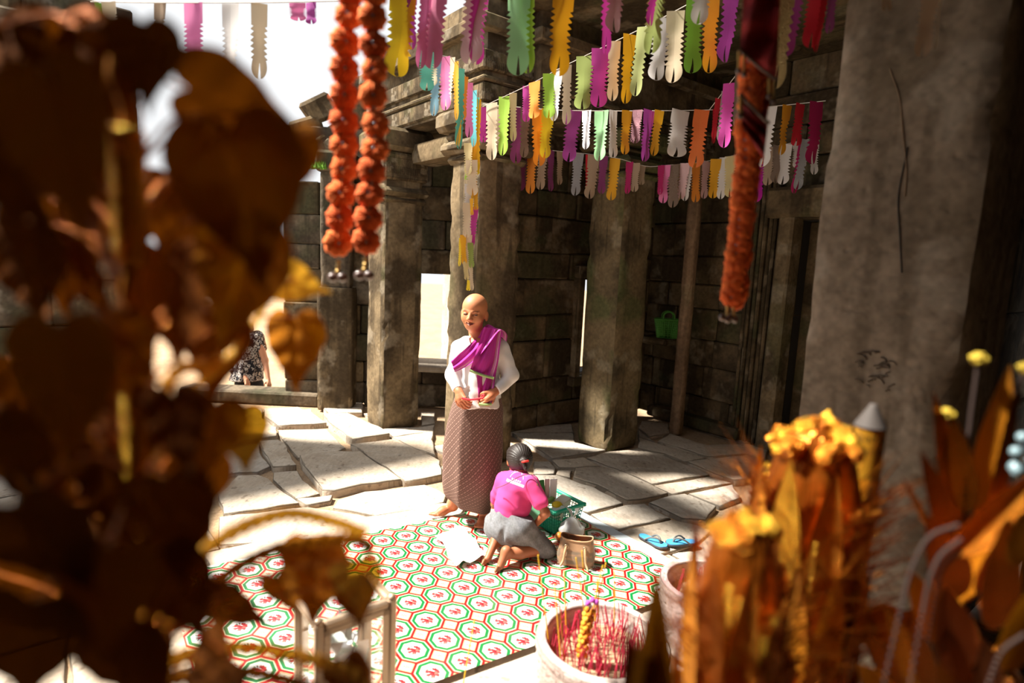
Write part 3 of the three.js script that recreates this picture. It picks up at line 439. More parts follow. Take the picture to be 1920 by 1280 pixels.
// flip-flops
function flipflop(px, py, turn, lab) {
  const p = FL(px, py, 0.02), o = thing('flip_flop', lab, 'sandal', V(p.x, 0.02, p.z), turn, 'pair of blue flip-flops'), s = new THREE.Shape(), pts = [[0, 0.1], [0.032, 0.085], [0.04, 0.05], [0.032, 0], [0.028, -0.05], [0.022, -0.085], [0, -0.1], [-0.022, -0.085], [-0.028, -0.05], [-0.03, 0], [-0.036, 0.05], [-0.028, 0.085]].map(q => new THREE.Vector2(...q)); s.setFromPoints(new THREE.SplineCurve([...pts, pts[0]]).getPoints(40));
  const e = (d, b) => new THREE.ExtrudeGeometry(s, { depth: d, bevelEnabled: true, bevelSize: b, bevelThickness: b, bevelSegments: 2 }).rotateX(-Math.PI / 2);
  mesh('sole', e(0.008, 0.002), std([0.05, 0.05, 0.06], 0.8), o).position.y = 0.003; mesh('footbed', e(0.004, 0.001).scale(0.94, 1, 0.96), std([0.05, 0.3, 0.62], 0.7), o).position.y = 0.013;
  for (const k of [-1, 1]) mesh('strap', tube([V(0, 0.016, -0.055), V(k * 0.006, 0.04, -0.045), V(k * 0.026, 0.042, -0.005), V(k * 0.034, 0.016, 0.035)], 0.005, 14, 6), std([0.12, 0.13, 0.13], 0.7), o);
}
flipflop(1224, 1017, -2.45, 'blue flip-flop on the sandstone next to the edge of the mat'); flipflop(1278, 1020, 1.75, 'blue flip-flop on the sandstone with its strap standing tall');
// ---------- glass donation box ----------
const alu = std([0.5, 0.37, 0.26], 0.4, { metalness: 0.6 }), glass = phys([1, 1, 1], 0.02, { transmission: 1, thickness: 0, ior: 1.45 });
{
  const c0 = W(592, 1175, 1.5), w = 0.25, d = 0.2, H = c0.y, o = thing('donation_box', 'aluminium framed glass donation box standing on the floor', 'box', V(c0.x, 0.0, c0.z), YAW), f = 0.026;
  const post = (x, z) => mesh('post', chamferBox(f, H, f, 0.006, 0, rng(1)), alu, o).position.set(x, H / 2 + 0.0, z);
  for (const x of [f / 2, w - f / 2]) for (const z of [-f / 2, -d + f / 2]) post(x, z);
  for (const y of [f / 2, H - f / 2]) { for (const z of [-f / 2, -d + f / 2]) mesh('rail', chamferBox(w - 2 * f, f, f, 0.006, 0, rng(1)), alu, o).position.set(w / 2, y, z); for (const x of [f / 2, w - f / 2]) mesh('rail', chamferBox(f, f, d - 2 * f, 0.006, 0, rng(1)), alu, o).position.set(x, y, -d / 2); }
  for (const z of [-f * 0.3, -d + f * 0.3]) { mesh('inner_frame', join([at(new THREE.BoxGeometry(w - 2 * f, 0.018, 0.008), w / 2, H - f - 0.009, z), at(new THREE.BoxGeometry(0.018, H - 2 * f, 0.008), f + 0.009, H / 2, z), at(new THREE.BoxGeometry(0.018, H - 2 * f, 0.008), w - f - 0.009, H / 2, z)]), alu, o); mesh('pane', at(new THREE.BoxGeometry(w - 2 * f, H - 2 * f, 0.003), w / 2, H / 2, z - 0.006), glass, o); }
  for (const x of [f * 0.5, w - f * 0.5]) mesh('pane', at(new THREE.BoxGeometry(0.003, H - 2 * f, d - 2 * f), x, H / 2, -d / 2), glass, o);
  mesh('top_pane', at(new THREE.BoxGeometry(w - 2 * f, 0.004, d - 2 * f), w / 2, H - 0.006, -d / 2), glass, o); mesh('floor_panel', at(new THREE.BoxGeometry(w - 2 * f, 0.006, d - 2 * f), w / 2, 0.02, -d / 2), alu, o);
  for (const x of [f / 2, w - f / 2]) mesh('corner_cap', at(new THREE.SphereGeometry(0.0135, 10, 8), x, H, -f / 2), alu, o);
  mesh('latch', tube([V(0.05, H - 0.14, 0.004), V(0.066, H - 0.125, 0.01), V(0.075, H - 0.13, 0.012), V(0.115, H - 0.075, 0.016), V(0.118, H - 0.055, 0.012), V(0.125, H - 0.04, 0.006)], 0.0028, 30, 6), std([0.7, 0.7, 0.72], 0.25, { metalness: 0.9 }), o);
  const r = rng(15), q = V(0, 0, 0), notes = [[0.8, 0.78, 0.74], [0.72, 0.75, 0.8], [0.8, 0.72, 0.66], [0.66, 0.74, 0.7]];
  for (let k = 0; k < 26; k++) {
    const g = new THREE.PlaneGeometry(0.1, 0.05, 8, 4), e = g.attributes.position, ph = r() * 6, am = 0.006 + r() * 0.01; for (let i = 0; i < e.count; i++) e.setZ(i, am * Math.sin(e.getX(i) * 40 + ph) + 0.004 * Math.cos(e.getY(i) * 60)); g.computeVertexNormals();
    const m = tag(mesh('banknote', g, std(notes[k % 4], 0.9, { side: THREE.DoubleSide })), 'curled banknote lying inside the glass donation box', 'banknote', 'banknotes in the donation box'); q.set(0.075 + r() * 0.1, 0.05 + k * 0.0195, -0.07 - r() * 0.065).applyAxisAngle(V(0, 1, 0), YAW).add(o.position); m.position.copy(q); m.rotation.set(-1.2 + r() * 0.7, r() * 6, r() * 0.6);
  }
}
// ---------- incense urns ----------
const cement = stoneMat(stoneTex([0.55, 0.46, 0.41], [0.4, 0.3, 0.27], [0.66, 0.6, 0.55], [0.5, 0.3, 0.32], 970, 0.5), 0.006);
const stickRed = std([0.5, 0.02, 0.06], 0.8), stickYellow = std([0.85, 0.5, 0.02], 0.8), stubGeo = new THREE.CylinderGeometry(0.0014, 0.0014, 1, 5);
function urn(c, r, H, lab, seed, stubs, grp) {
  const o = thing('incense_urn', lab, 'urn', V(c.x, 0.0, c.z)), P = [[0, 0.02], [r * 0.95, 0.02], [r * 1.12, 0.05], [r * 1.2, H * 0.5], [r * 1.16, H * 0.86], [r * 1.2, H * 0.9], [r * 1.2, H * 0.985], [r * 1.17, H], [r * 1.03, H], [r, H * 0.98], [r * 0.97, H - 0.1], [0, H - 0.1]].map(p => new THREE.Vector2(...p));
  const g = new THREE.LatheGeometry(P, 64), q = g.attributes.position; for (let i = 0; i < q.count; i++) { const n = 1 + 0.012 * noise3(q.getX(i) * 14, q.getY(i) * 14, q.getZ(i) * 14); q.setXYZ(i, q.getX(i) * n, q.getY(i), q.getZ(i) * n); } g.computeVertexNormals(); boxUV(g, 0.7); mesh('pot', g, cement, o);
  mesh('ash', at(new THREE.CylinderGeometry(r * 0.965, r * 0.965, 0.02, 40), 0, H - 0.085, 0), M.sand, o);
  const rr = rng(seed);
  for (let k = 0; k < stubs; k++) {
    const a = rr() * 6.283, q2 = Math.sqrt(rr()) * r * 0.9, l = 0.06 + rr() * 0.09, m = tag(mesh('incense_stick', stubGeo, stickRed), grp[0], 'incense', grp[1]); m.scale.set(1.3, l, 1.3);
    m.position.set(c.x + Math.cos(a) * q2, H - 0.08 + l / 2, c.z + Math.sin(a) * q2); m.rotation.set((rr() - 0.5) * 0.5, 0, (rr() - 0.5) * 0.5);
  }
}
const U1 = W(1130, 1195, 1.95), U2 = W(1330, 1090, 2.35);
urn(U1, 0.2, U1.y, 'round cement urn crowded with burnt red incense sticks near the mat', 16, 190, ['burnt red incense stub standing in the urn nearest the mat pattern', 'red incense stubs in the near urn']);
urn(U2, 0.17, U2.y, 'pale cement urn with few red sticks partly behind the gold cones', 17, 40, ['thin red incense stub in the pale urn behind the gold cones', 'red incense stubs in the pale urn']);
for (const [x0, y0, x1, y1, d] of [[1009, 1040, 1026, 1180, 1.95], [1040, 1095, 1049, 1205, 1.85], [1047, 1110, 1056, 1215, 1.85], [1058, 1070, 1061, 1164, 2.0], [1080, 1045, 1096, 1150, 2.0], [1091, 1032, 1102, 1160, 2.0], [1130, 1060, 1112, 1140, 1.98], [1136, 1055, 1116, 1145, 1.98], [1120, 1085, 1117, 1140, 2.02], [1122, 1090, 1122, 1142, 2.02], [1152, 1072, 1152, 1160, 2.0], [890, 1160, 872, 1262, 2.0]]) {
  const a = W(x0, y0, d), b = W(x1, y1, d); b.addScaledVector(b.clone().sub(a).normalize(), 0.05); const m = tag(mesh('incense_stick', stubGeo, stickYellow), 'tall unburnt yellow incense stick planted in the urn', 'incense', 'tall yellow incense sticks'); m.position.copy(a).lerp(b, 0.5); m.scale.set(1.6, a.distanceTo(b), 1.6); m.quaternion.setFromUnitVectors(V(0, 1, 0), a.clone().sub(b).normalize());
}
{ // marigold stick with orchids
  const a = W(1108, 1130, 1.9), b = W(1090, 1228, 1.9), o = thing('marigold_garland', 'stick of small orange marigolds with purple orchids in the urn', 'garland', b), r = rng(19), ax = a.clone().sub(b), L = ax.length(); o.quaternion.setFromUnitVectors(V(0, 1, 0), ax.normalize());
  mesh('stick', at(new THREE.CylinderGeometry(0.002, 0.002, L + 0.05, 6), 0, L / 2 - 0.025, 0), M.wood, o);
  for (let k = 0; k < 44; k++) { const t = k / 44, an = k * 2.4, m = mesh('blossom', new THREE.IcosahedronGeometry(0.0085 + r() * 0.002, 1), stickFlower(k), o); m.position.set(Math.cos(an) * 0.013, t * L * 0.9, Math.sin(an) * 0.013); }
  for (const [x, y] of [[-0.012, L], [0.016, L + 0.008], [0.002, L + 0.014]]) mesh('orchid', at(new THREE.IcosahedronGeometry(0.01, 1), x, y, 0.004), std([0.5, 0.08, 0.5], 0.7), o);
}
function stickFlower(k) { return (M.flowers ??= [std([0.75, 0.3, 0.02]), std([0.62, 0.2, 0.01]), std([0.8, 0.42, 0.04])])[k % 3]; }
{ // green bag on the ledge
  const g = std([0.12, 0.45, 0.07], 0.45, { side: THREE.DoubleSide }), p = W(1250, 633, 6.12), led = mesh('ledge', chamferBox(0.46, 0.07, 0.4, 0.02, 0.004, rng(3)), M.wallA, scene); led.position.set(p.x, p.y - 0.037, p.z - 0.12); led.rotation.y = YAW; wallR.updateMatrixWorld(); wallR.attach(led);
  const o = thing('woven_basket', 'bright green plastic handle basket on the dark stone ledge', 'basket', p, -0.1), H = 0.19, top = [0.135, 0.07], bot = [0.1, 0.05];
  const ring = (y) => { const t = y / H, a = mix(bot[0], top[0], t), b = mix(bot[1], top[1], t); return Array.from({ length: 40 }, (_, i) => { const u = i / 40 * 6.283; return V(Math.sign(Math.cos(u)) * Math.pow(Math.abs(Math.cos(u)), 0.6) * a, y, Math.sign(Math.sin(u)) * Math.pow(Math.abs(Math.sin(u)), 0.6) * b); }); };
  for (let k = 0; k <= 8; k++) mesh(k === 8 ? 'rim' : 'hoop', tube(ring(H * k / 8 + 0.004), k === 8 ? 0.008 : 0.0055, 48, 5, true), g, o);
  const lo = ring(0.004), hi = ring(H); for (let i = 0; i < 40; i++) mesh('stave', tube([lo[i], lo[i].clone().lerp(hi[i], 0.5), hi[i]], 0.005, 2, 4), g, o);
  mesh('bottom', at(new THREE.BoxGeometry(0.19, 0.006, 0.09), 0, 0.004, 0), g, o);
  for (const s of [-1, 1]) mesh('handle', tube([V(-0.055, H - 0.02, s * 0.066), V(-0.05, H + 0.06, s * 0.05), V(0, H + 0.085, s * 0.045), V(0.05, H + 0.06, s * 0.05), V(0.055, H - 0.02, s * 0.066)], 0.008, 24, 6), g, o);
}

// ---------- bunting of cut cloth strips ----------
const PAL = { cream: [0.72, 0.58, 0.4], paleyellow: [0.75, 0.62, 0.3], lime: [0.35, 0.6, 0.05], green: [0.13, 0.33, 0.03], olive: [0.27, 0.34, 0.07], sage: [0.4, 0.44, 0.16], magenta: [0.6, 0.05, 0.36], purple: [0.36, 0.05, 0.3], plum: [0.22, 0.03, 0.14], pink: [0.78, 0.2, 0.45], rose: [0.55, 0.14, 0.26], pale_pink: [0.75, 0.5, 0.52], white: [0.75, 0.72, 0.7], gold: [0.8, 0.4, 0.01], yellow: [0.85, 0.62, 0.02], orange: [0.8, 0.27, 0.02], bright_orange: [0.88, 0.22, 0.05], red: [0.6, 0.01, 0.03], crimson: [0.4, 0.0, 0.1], mint: [0.33, 0.68, 0.33], teal: [0.12, 0.5, 0.4], sky: [0.25, 0.5, 0.65], aqua: [0.1, 0.45, 0.5], tan: [0.38, 0.27, 0.18], fuchsia: [0.8, 0.02, 0.65] };
const sparkle = texture(128, (u, v) => { const h = hash3(Math.floor(u * 64), Math.floor(v * 64), 5); return [h, h, h]; }, false), glitz = (c) => new THREE.MeshStandardMaterial({ color: new THREE.Color().setRGB(...c), metalness: 0.75, roughness: 0.35, bumpMap: sparkle, bumpScale: 0.006, side: THREE.DoubleSide });
const stripMat = {}; for (const k in PAL) stripMat[k] = phys(PAL[k], 0.85, { side: THREE.DoubleSide, transmission: 0.22, thickness: 0 });
stripMat.silver = glitz([0.55, 0.55, 0.58]); stripMat.sequin = glitz([0.4, 0.3, 0.24]); stripMat.dark_sequin = glitz([0.2, 0.1, 0.12]); stripMat.gold_sequin = glitz([0.6, 0.45, 0.2]);
function stripGeo(seed) {                      // unit strip: 1 long, 1 wide, hanging down from y = 0
  const r = rng(seed), N = 84, teeth = 6 + Math.floor(r() * 2), start = 0.3, end = 0.76, ph = r() * 6, amp = 0.5 + r() * 0.5, pos = [], idx = [], uv = [];
  const half = t => { if (t < start) return 0.46 - 0.04 * t; if (t < end) { const k = (t - start) / (end - start) * teeth, f = k - Math.floor(k); return 0.28 + 0.22 * (f < 0.7 ? f / 0.7 : (1 - f) / 0.3); } const q = (t - end) / (1 - end); return 0.47 * Math.pow(Math.max(0, 1 - Math.pow(q, 4)), 0.5) * (0.86 + 0.14 * Math.sin(q * 3.1)); };
  const slit = t => t > 0.79 ? 0.08 * (t - 0.79) / 0.21 + 0.008 : 0;
  for (let i = 0; i <= N; i++) {
    const t = i / N, h = half(t), g = Math.min(slit(t), h), wave = 0.12 * amp * Math.sin(t * 5 + ph) * t + 0.06 * Math.sin(t * 13 + ph * 2) * t;
    for (const s of [-1, 1]) for (let k = 0; k <= 3; k++) { const x = s * mix(g, h, k / 3), fold = 0.22 * amp * (0.3 + t) * Math.sin(x * 3.4 + ph + t * 2) + (t > 0.84 ? s * 0.25 * amp * (t - 0.84) * (k ? 1 : 0.6) : 0); pos.push(x * (1 - 0.12 * t * amp) + wave * 0.4, -t, (fold + wave) * 0.5); uv.push(x + 0.5, t * 3); }
  }
  for (let i = 0; i < N; i++) for (const b of [0, 4]) for (let k = 0; k < 3; k++) { const a = i * 8 + b + k; idx.push(a, a + 8, a + 1, a + 1, a + 8, a + 9); }
  return geoFrom(pos, idx, uv);
}
const strips = [1, 2, 3, 4, 5, 6].map(k => stripGeo(k * 13));
const cordMat = std([0.6, 0.55, 0.5], 0.8);
function bunting(label, pts, list, seed) {
  const P = pts.map(([x, y, d]) => W(x, y, d)), r = rng(seed), o = thing('bunting_line', label, 'bunting', P[0].clone());
  mesh('cord', new THREE.TubeGeometry(new THREE.CatmullRomCurve3(P.map(p => p.clone().sub(P[0])), false, 'centripetal'), 60, 0.0022, 5), cordMat, o);
  for (const [x, col, len, wid] of list) {
    let k = 0; while (k < pts.length - 2 && x > pts[k + 1][0]) k++; const t = clamp((x - pts[k][0]) / (pts[k + 1][0] - pts[k][0]), 0, 1), y = mix(pts[k][1], pts[k + 1][1], t), d = mix(pts[k][2], pts[k + 1][2], t);
    const m = mesh('cloth_strip', strips[Math.floor(r() * 6)], stripMat[col], o), s = d / FOCAL; m.position.copy(W(x, y, d)).sub(P[0]); m.position.z += (r() - 0.5) * 0.03; m.scale.set(wid * s * 1.06, len * s * 1.02, wid * s * 1.0); m.rotation.set((r() - 0.5) * 0.2, (r() - 0.5) * 1.3, (r() - 0.5) * 0.14); m.userData.label = col.replace('_', ' ') + ' cloth strip with zigzag edges';
  }
  return o;
}
bunting('bunting line of strips strung across the bright sky by the broken wall', [[170, 3, 2.6], [270, 5, 2.6], [500, 5, 2.65], [640, 2, 2.7]], [[188, 'green', 25, 26], [204, 'cream', 68, 28], [300, 'tan', 90, 24], [362, 'pink', 118, 36], [430, 'white', 132, 32], [485, 'cream', 126, 28], [556, 'pink', 28, 30], [582, 'purple', 34, 24]], 1);
bunting('large bunting strips hanging before the carved beam next to the orange garlands', [[690, -14, 2.6], [757, -27, 2.6], [822, -45, 2.6], [897, -50, 2.6], [975, -32, 2.6], [1058, -35, 2.6], [1147, -72, 2.6], [1235, -72, 2.6], [1330, -80, 2.6]], [[742, 'sage', 85, 24], [757, 'yellow', 152, 48], [772, 'purple', 106, 20], [802, 'pink', 150, 24], [824, 'rose', 152, 40], [902, 'magenta', 146, 40], [896, 'pale_pink', 152, 44], [988, 'lime', 148, 32], [974, 'mint', 152, 44], [1058, 'gold', 152, 46], [1143, 'magenta', 144, 32], [1153, 'pale_pink', 118, 36], [1230, 'magenta', 100, 20], [1238, 'olive', 144, 34], [1325, 'white', 105, 34]], 2);
bunting('bunting line rising steeply from the pillar behind the old woman', [[905, 200, 4.12], [1000, 155, 3.95], [1050, 128, 3.85], [1220, 45, 3.45], [1305, 0, 3.25], [1400, -50, 3.0]], [[922, 'cream', 98, 24], [946, 'lime', 102, 22], [962, 'paleyellow', 82, 14], [988, 'magenta', 60, 16], [1002, 'orange', 62, 26], [1030, 'lime', 74, 24], [1048, 'white', 86, 18], [1063, 'cream', 100, 18], [1097, 'olive', 92, 32], [1127, 'magenta', 98, 34], [1152, 'cream', 98, 22], [1181, 'gold', 112, 30], [1206, 'sage', 112, 24], [1241, 'white', 105, 32], [1267, 'cream', 118, 32], [1302, 'green', 118, 36], [1335, 'gold', 134, 34], [1372, 'purple', 130, 42]], 3);
bunting('level bunting line strung from the pillar to the massive grey pillar', [[905, 195, 4.2], [960, 200, 4.1], [1060, 207, 4.0], [1330, 206, 3.9], [1440, 200, 3.7], [1548, 189, 3.5]], [[935, 'tan', 80, 18], [970, 'plum', 95, 24], [986, 'sequin', 84, 22], [1010, 'orange', 98, 28], [1028, 'yellow', 84, 26], [1077, 'purple', 88, 28], [1100, 'silver', 66, 18], [1128, 'mint', 86, 28], [1150, 'white', 82, 20], [1176, 'gold', 76, 20], [1195, 'dark_sequin', 56, 20], [1217, 'purple', 88, 30], [1237, 'gold', 78, 20], [1277, 'white', 80, 42], [1316, 'bright_orange', 98, 30], [1340, 'red', 58, 14], [1428, 'cream', 44, 18], [1444, 'white', 104, 28], [1478, 'gold', 84, 30], [1502, 'red', 72, 26], [1530, 'crimson', 106, 34]], 4);
bunting('short bunting end rising behind the red sequined banner', [[1330, 206, 3.9], [1392, 125, 3.5], [1440, 60, 3.2]], [[1346, 'red', 70, 12], [1356, 'white', 84, 10], [1368, 'magenta', 108, 24], [1382, 'sequin', 90, 12]], 5);
bunting('distant bunting line in front of the mossy pillar', [[905, 262, 4.85], [1000, 278, 4.8], [1150, 295, 4.8], [1215, 312, 4.8], [1245, 310, 4.75], [1320, 303, 4.7], [1400, 286, 4.6], [1530, 258, 4.4]], [[930, 'plum', 40, 22], [982, 'plum', 76, 24], [998, 'orange', 80, 20], [1019, 'tan', 70, 18], [1033, 'plum', 72, 16], [1050, 'tan', 58, 16], [1085, 'silver', 74, 20], [1102, 'red', 66, 8], [1113, 'tan', 76, 22], [1132, 'plum', 66, 16], [1154, 'gold', 74, 20], [1181, 'crimson', 56, 14], [1192, 'tan', 50, 16], [1206, 'tan', 34, 12], [1239, 'crimson', 52, 12], [1248, 'pink', 66, 18], [1262, 'sequin', 76, 22], [1272, 'gold_sequin', 66, 16], [1284, 'pale_pink', 62, 18], [1294, 'white', 66, 14], [1306, 'orange', 70, 18], [1324, 'pale_pink', 66, 22], [1342, 'gold', 68, 20], [1358, 'white', 72, 16], [1370, 'paleyellow', 72, 20], [1386, 'white', 62, 16], [1422, 'bright_orange', 80, 22], [1432, 'fuchsia', 92, 22], [1440, 'tan', 66, 20], [1457, 'sequin', 66, 26], [1474, 'white', 70, 22], [1500, 'white', 46, 26], [1510, 'silver', 86, 20], [1506, 'crimson', 92, 14], [1530, 'white', 64, 16]], 6);
bunting('bunched bunting running towards the pillar behind the old woman', [[792, 92, 3.0], [830, 105, 3.3], [850, 110, 3.5], [870, 138, 3.8], [890, 175, 4.0], [905, 200, 4.12]], [[800, 'teal', 64, 28], [812, 'cream', 56, 16], [819, 'sky', 102, 18], [832, 'pink', 90, 24], [846, 'cream', 84, 18], [854, 'gold', 98, 14], [863, 'teal', 136, 18], [866, 'gold', 130, 12], [872, 'orange', 76, 12], [879, 'pink', 92, 16], [887, 'aqua', 98, 16], [894, 'teal', 70, 10], [897, 'gold', 130, 12], [905, 'magenta', 60, 16]], 7);
bunting('glittering and red strips hanging in shade beside the massive grey pillar', [[1430, -60, 2.3], [1500, -50, 2.2], [1600, -40, 2.05]], [[1462, 'gold', 120, 14], [1481, 'gold_sequin', 196, 30], [1500, 'purple', 132, 32], [1536, 'red', 120, 32], [1554, 'red', 122, 16], [1566, 'plum', 90, 16]], 8);
bunting('dim strips hanging in front of the massive grey pillar top', [[1640, -45, 1.6], [1760, -40, 1.5], [1800, -40, 1.45]], [[1660, 'tan', 60, 24], [1755, 'tan', 122, 30], [1768, 'cream', 118, 12]], 9);
{ // tail of knotted strips down the pillar
  const top = W(900, 255, 4.1), o = thing('strip_tail', 'tail of knotted white yellow and pink strips down the pillar edge', 'bunting', top), r = rng(33);
  mesh('cord', tube([[900, 255], [886, 300], [880, 360], [878, 420], [876, 480], [880, 535]].map(([x, y]) => W(x, y, 4.1).sub(top)), 0.003, 30, 5), cordMat, o);
  for (const [x, y, col, len, wid] of [[890, 262, 'gold', 60, 16], [878, 268, 'paleyellow', 56, 18], [884, 300, 'cream', 62, 24], [894, 303, 'yellow', 22, 12], [876, 318, 'lime', 18, 10], [881, 345, 'white', 60, 22], [889, 340, 'gold', 32, 12], [892, 352, 'gold', 40, 10], [876, 380, 'cream', 62, 18], [890, 388, 'magenta', 72, 16], [884, 372, 'gold', 30, 8], [868, 440, 'gold', 54, 12], [864, 446, 'yellow', 52, 8], [880, 440, 'cream', 64, 12], [882, 455, 'olive', 46, 12], [873, 490, 'paleyellow', 34, 12], [882, 494, 'cream', 50, 9], [880, 525, 'yellow', 20, 10]]) { const m = mesh('cloth_strip', strips[Math.floor(r() * 6)], stripMat[col], o), s = 4.1 / FOCAL; m.position.copy(W(x, y, 4.09 - r() * 0.05)).sub(top); m.scale.set(wid * s, len * s, wid * s); m.rotation.set(0, r() - 0.5, (r() - 0.5) * 0.2); }
}
// ---------- rosette garlands ----------
const rosetteGeo = (() => {                      // gathered cloth disc, radius 1, facing +z
  const pos = [], idx = [], R = 9, T = 72; for (let i = 0; i <= R; i++) for (let j = 0; j < T; j++) { const r = i / R, a = j / T * 6.283, fold = Math.sin(a * 17 + 1.3 * Math.sin(a * 3)) * 0.075 * Math.sin(Math.min(1, r * 1.2) * 3.0) + 0.05 * Math.sin(a * 5), rr = r * (1 + 0.05 * Math.sin(a * 9 + 1) + 0.03 * Math.sin(a * 17)); pos.push(rr * Math.cos(a), rr * Math.sin(a), 0.42 * Math.sin(Math.PI * Math.pow(r, 0.75)) * (1 - 0.35 * r) + fold - (r > 0.9 ? (r - 0.9) * 3 : 0)); }
  for (let i = 0; i < R; i++) for (let j = 0; j < T; j++) { const a = i * T + j, b = i * T + (j + 1) % T; idx.push(a, a + T, b, b, a + T, b + T); }
  const back = pos.length / 3; for (let j = 0; j < T; j++) { const q = (R * T + j) * 3; pos.push(pos[q] * 0.7, pos[q + 1] * 0.7, -0.35); } pos.push(0, 0, -0.42); for (let j = 0; j < T; j++) { const k = (j + 1) % T; idx.push(R * T + j, back + j, R * T + k, R * T + k, back + j, back + k, back + j, back + T, back + k); }
  const g = geoFrom(pos, idx); return g;
})();
const felt = [std([0.78, 0.17, 0.035], 0.95, { side: THREE.DoubleSide }), std([0.7, 0.13, 0.028], 0.95, { side: THREE.DoubleSide })], pearl = phys([0.35, 0.37, 0.42], 0.2, { metalness: 0.5, clearcoat: 1 }), goldBead = std([0.55, 0.36, 0.12], 0.35, { metalness: 0.7 }), nut = phys([0.1, 0.055, 0.045], 0.3, { clearcoat: 0.6 });
const sph = new THREE.SphereGeometry(1, 16, 12);
function garland(lab, pts, d, rad, seed, tailX) {
  const top = W(pts[0][0], pts[0][1], d), o = thing('rosette_garland', lab, 'garland', top), r = rng(seed), s = d / FOCAL; const rel = (x, y, dd = d) => W(x, y, dd).sub(top);
  mesh('cord', tube([rel(pts[0][0], pts[0][1] - 160), ...pts.filter((_, i) => i % 3 === 0).map(([x, y]) => rel(x, y)), rel(pts.at(-1)[0], pts.at(-1)[1])], 0.003, 40, 5), cordMat, o);
  for (const [x, y] of pts) { const m = mesh('rosette', rosetteGeo, felt[Math.floor(r() * 2)], o); m.position.copy(rel(x, y)); m.scale.set(rad * s, rad * s * 1.06, rad * s * 0.75); m.rotation.set((r() - 0.5) * 0.3, (r() - 0.5) * 0.7 + 0.1, r() * 6); const b = mesh('stud', sph, pearl, m); b.scale.set(0.14, 0.14, 0.14 / 0.75); b.position.z = 0.14; }
  const [ex, ey] = pts.at(-1), y0 = ey + rad + 5; for (let k = 0; k < 3; k++) { const m = mesh('bead', sph, goldBead, o); m.position.copy(rel(ex + tailX * (k + 1) * 0.3, y0 + 5 + k * 9)); m.scale.setScalar(4.4 * s); }
  for (const q of [-1, 1]) { const m = mesh('seed_bead', sph, nut, o); m.position.copy(rel(ex + tailX + q * 9, y0 + 34)); m.scale.set(10 * s, 9 * s, 9 * s); }
  return o;
}
garland('orange rosette garland with a bead tail hanging before the broken wall', [[654, -20], [653, 26], [648, 78], [646, 128], [645, 178], [645, 226], [644, 270], [643, 316], [639, 362], [637, 408], [635, 455]], 1.4, 26, 71, -2);
garland('orange rosette garland with a bead tail hanging next to the square pillar', [[700, -16], [699, 30], [700, 82], [700, 130], [700, 178], [703, 232], [702, 278], [696, 320], [692, 362], [691, 408], [687, 452]], 1.36, 25, 72, -4);
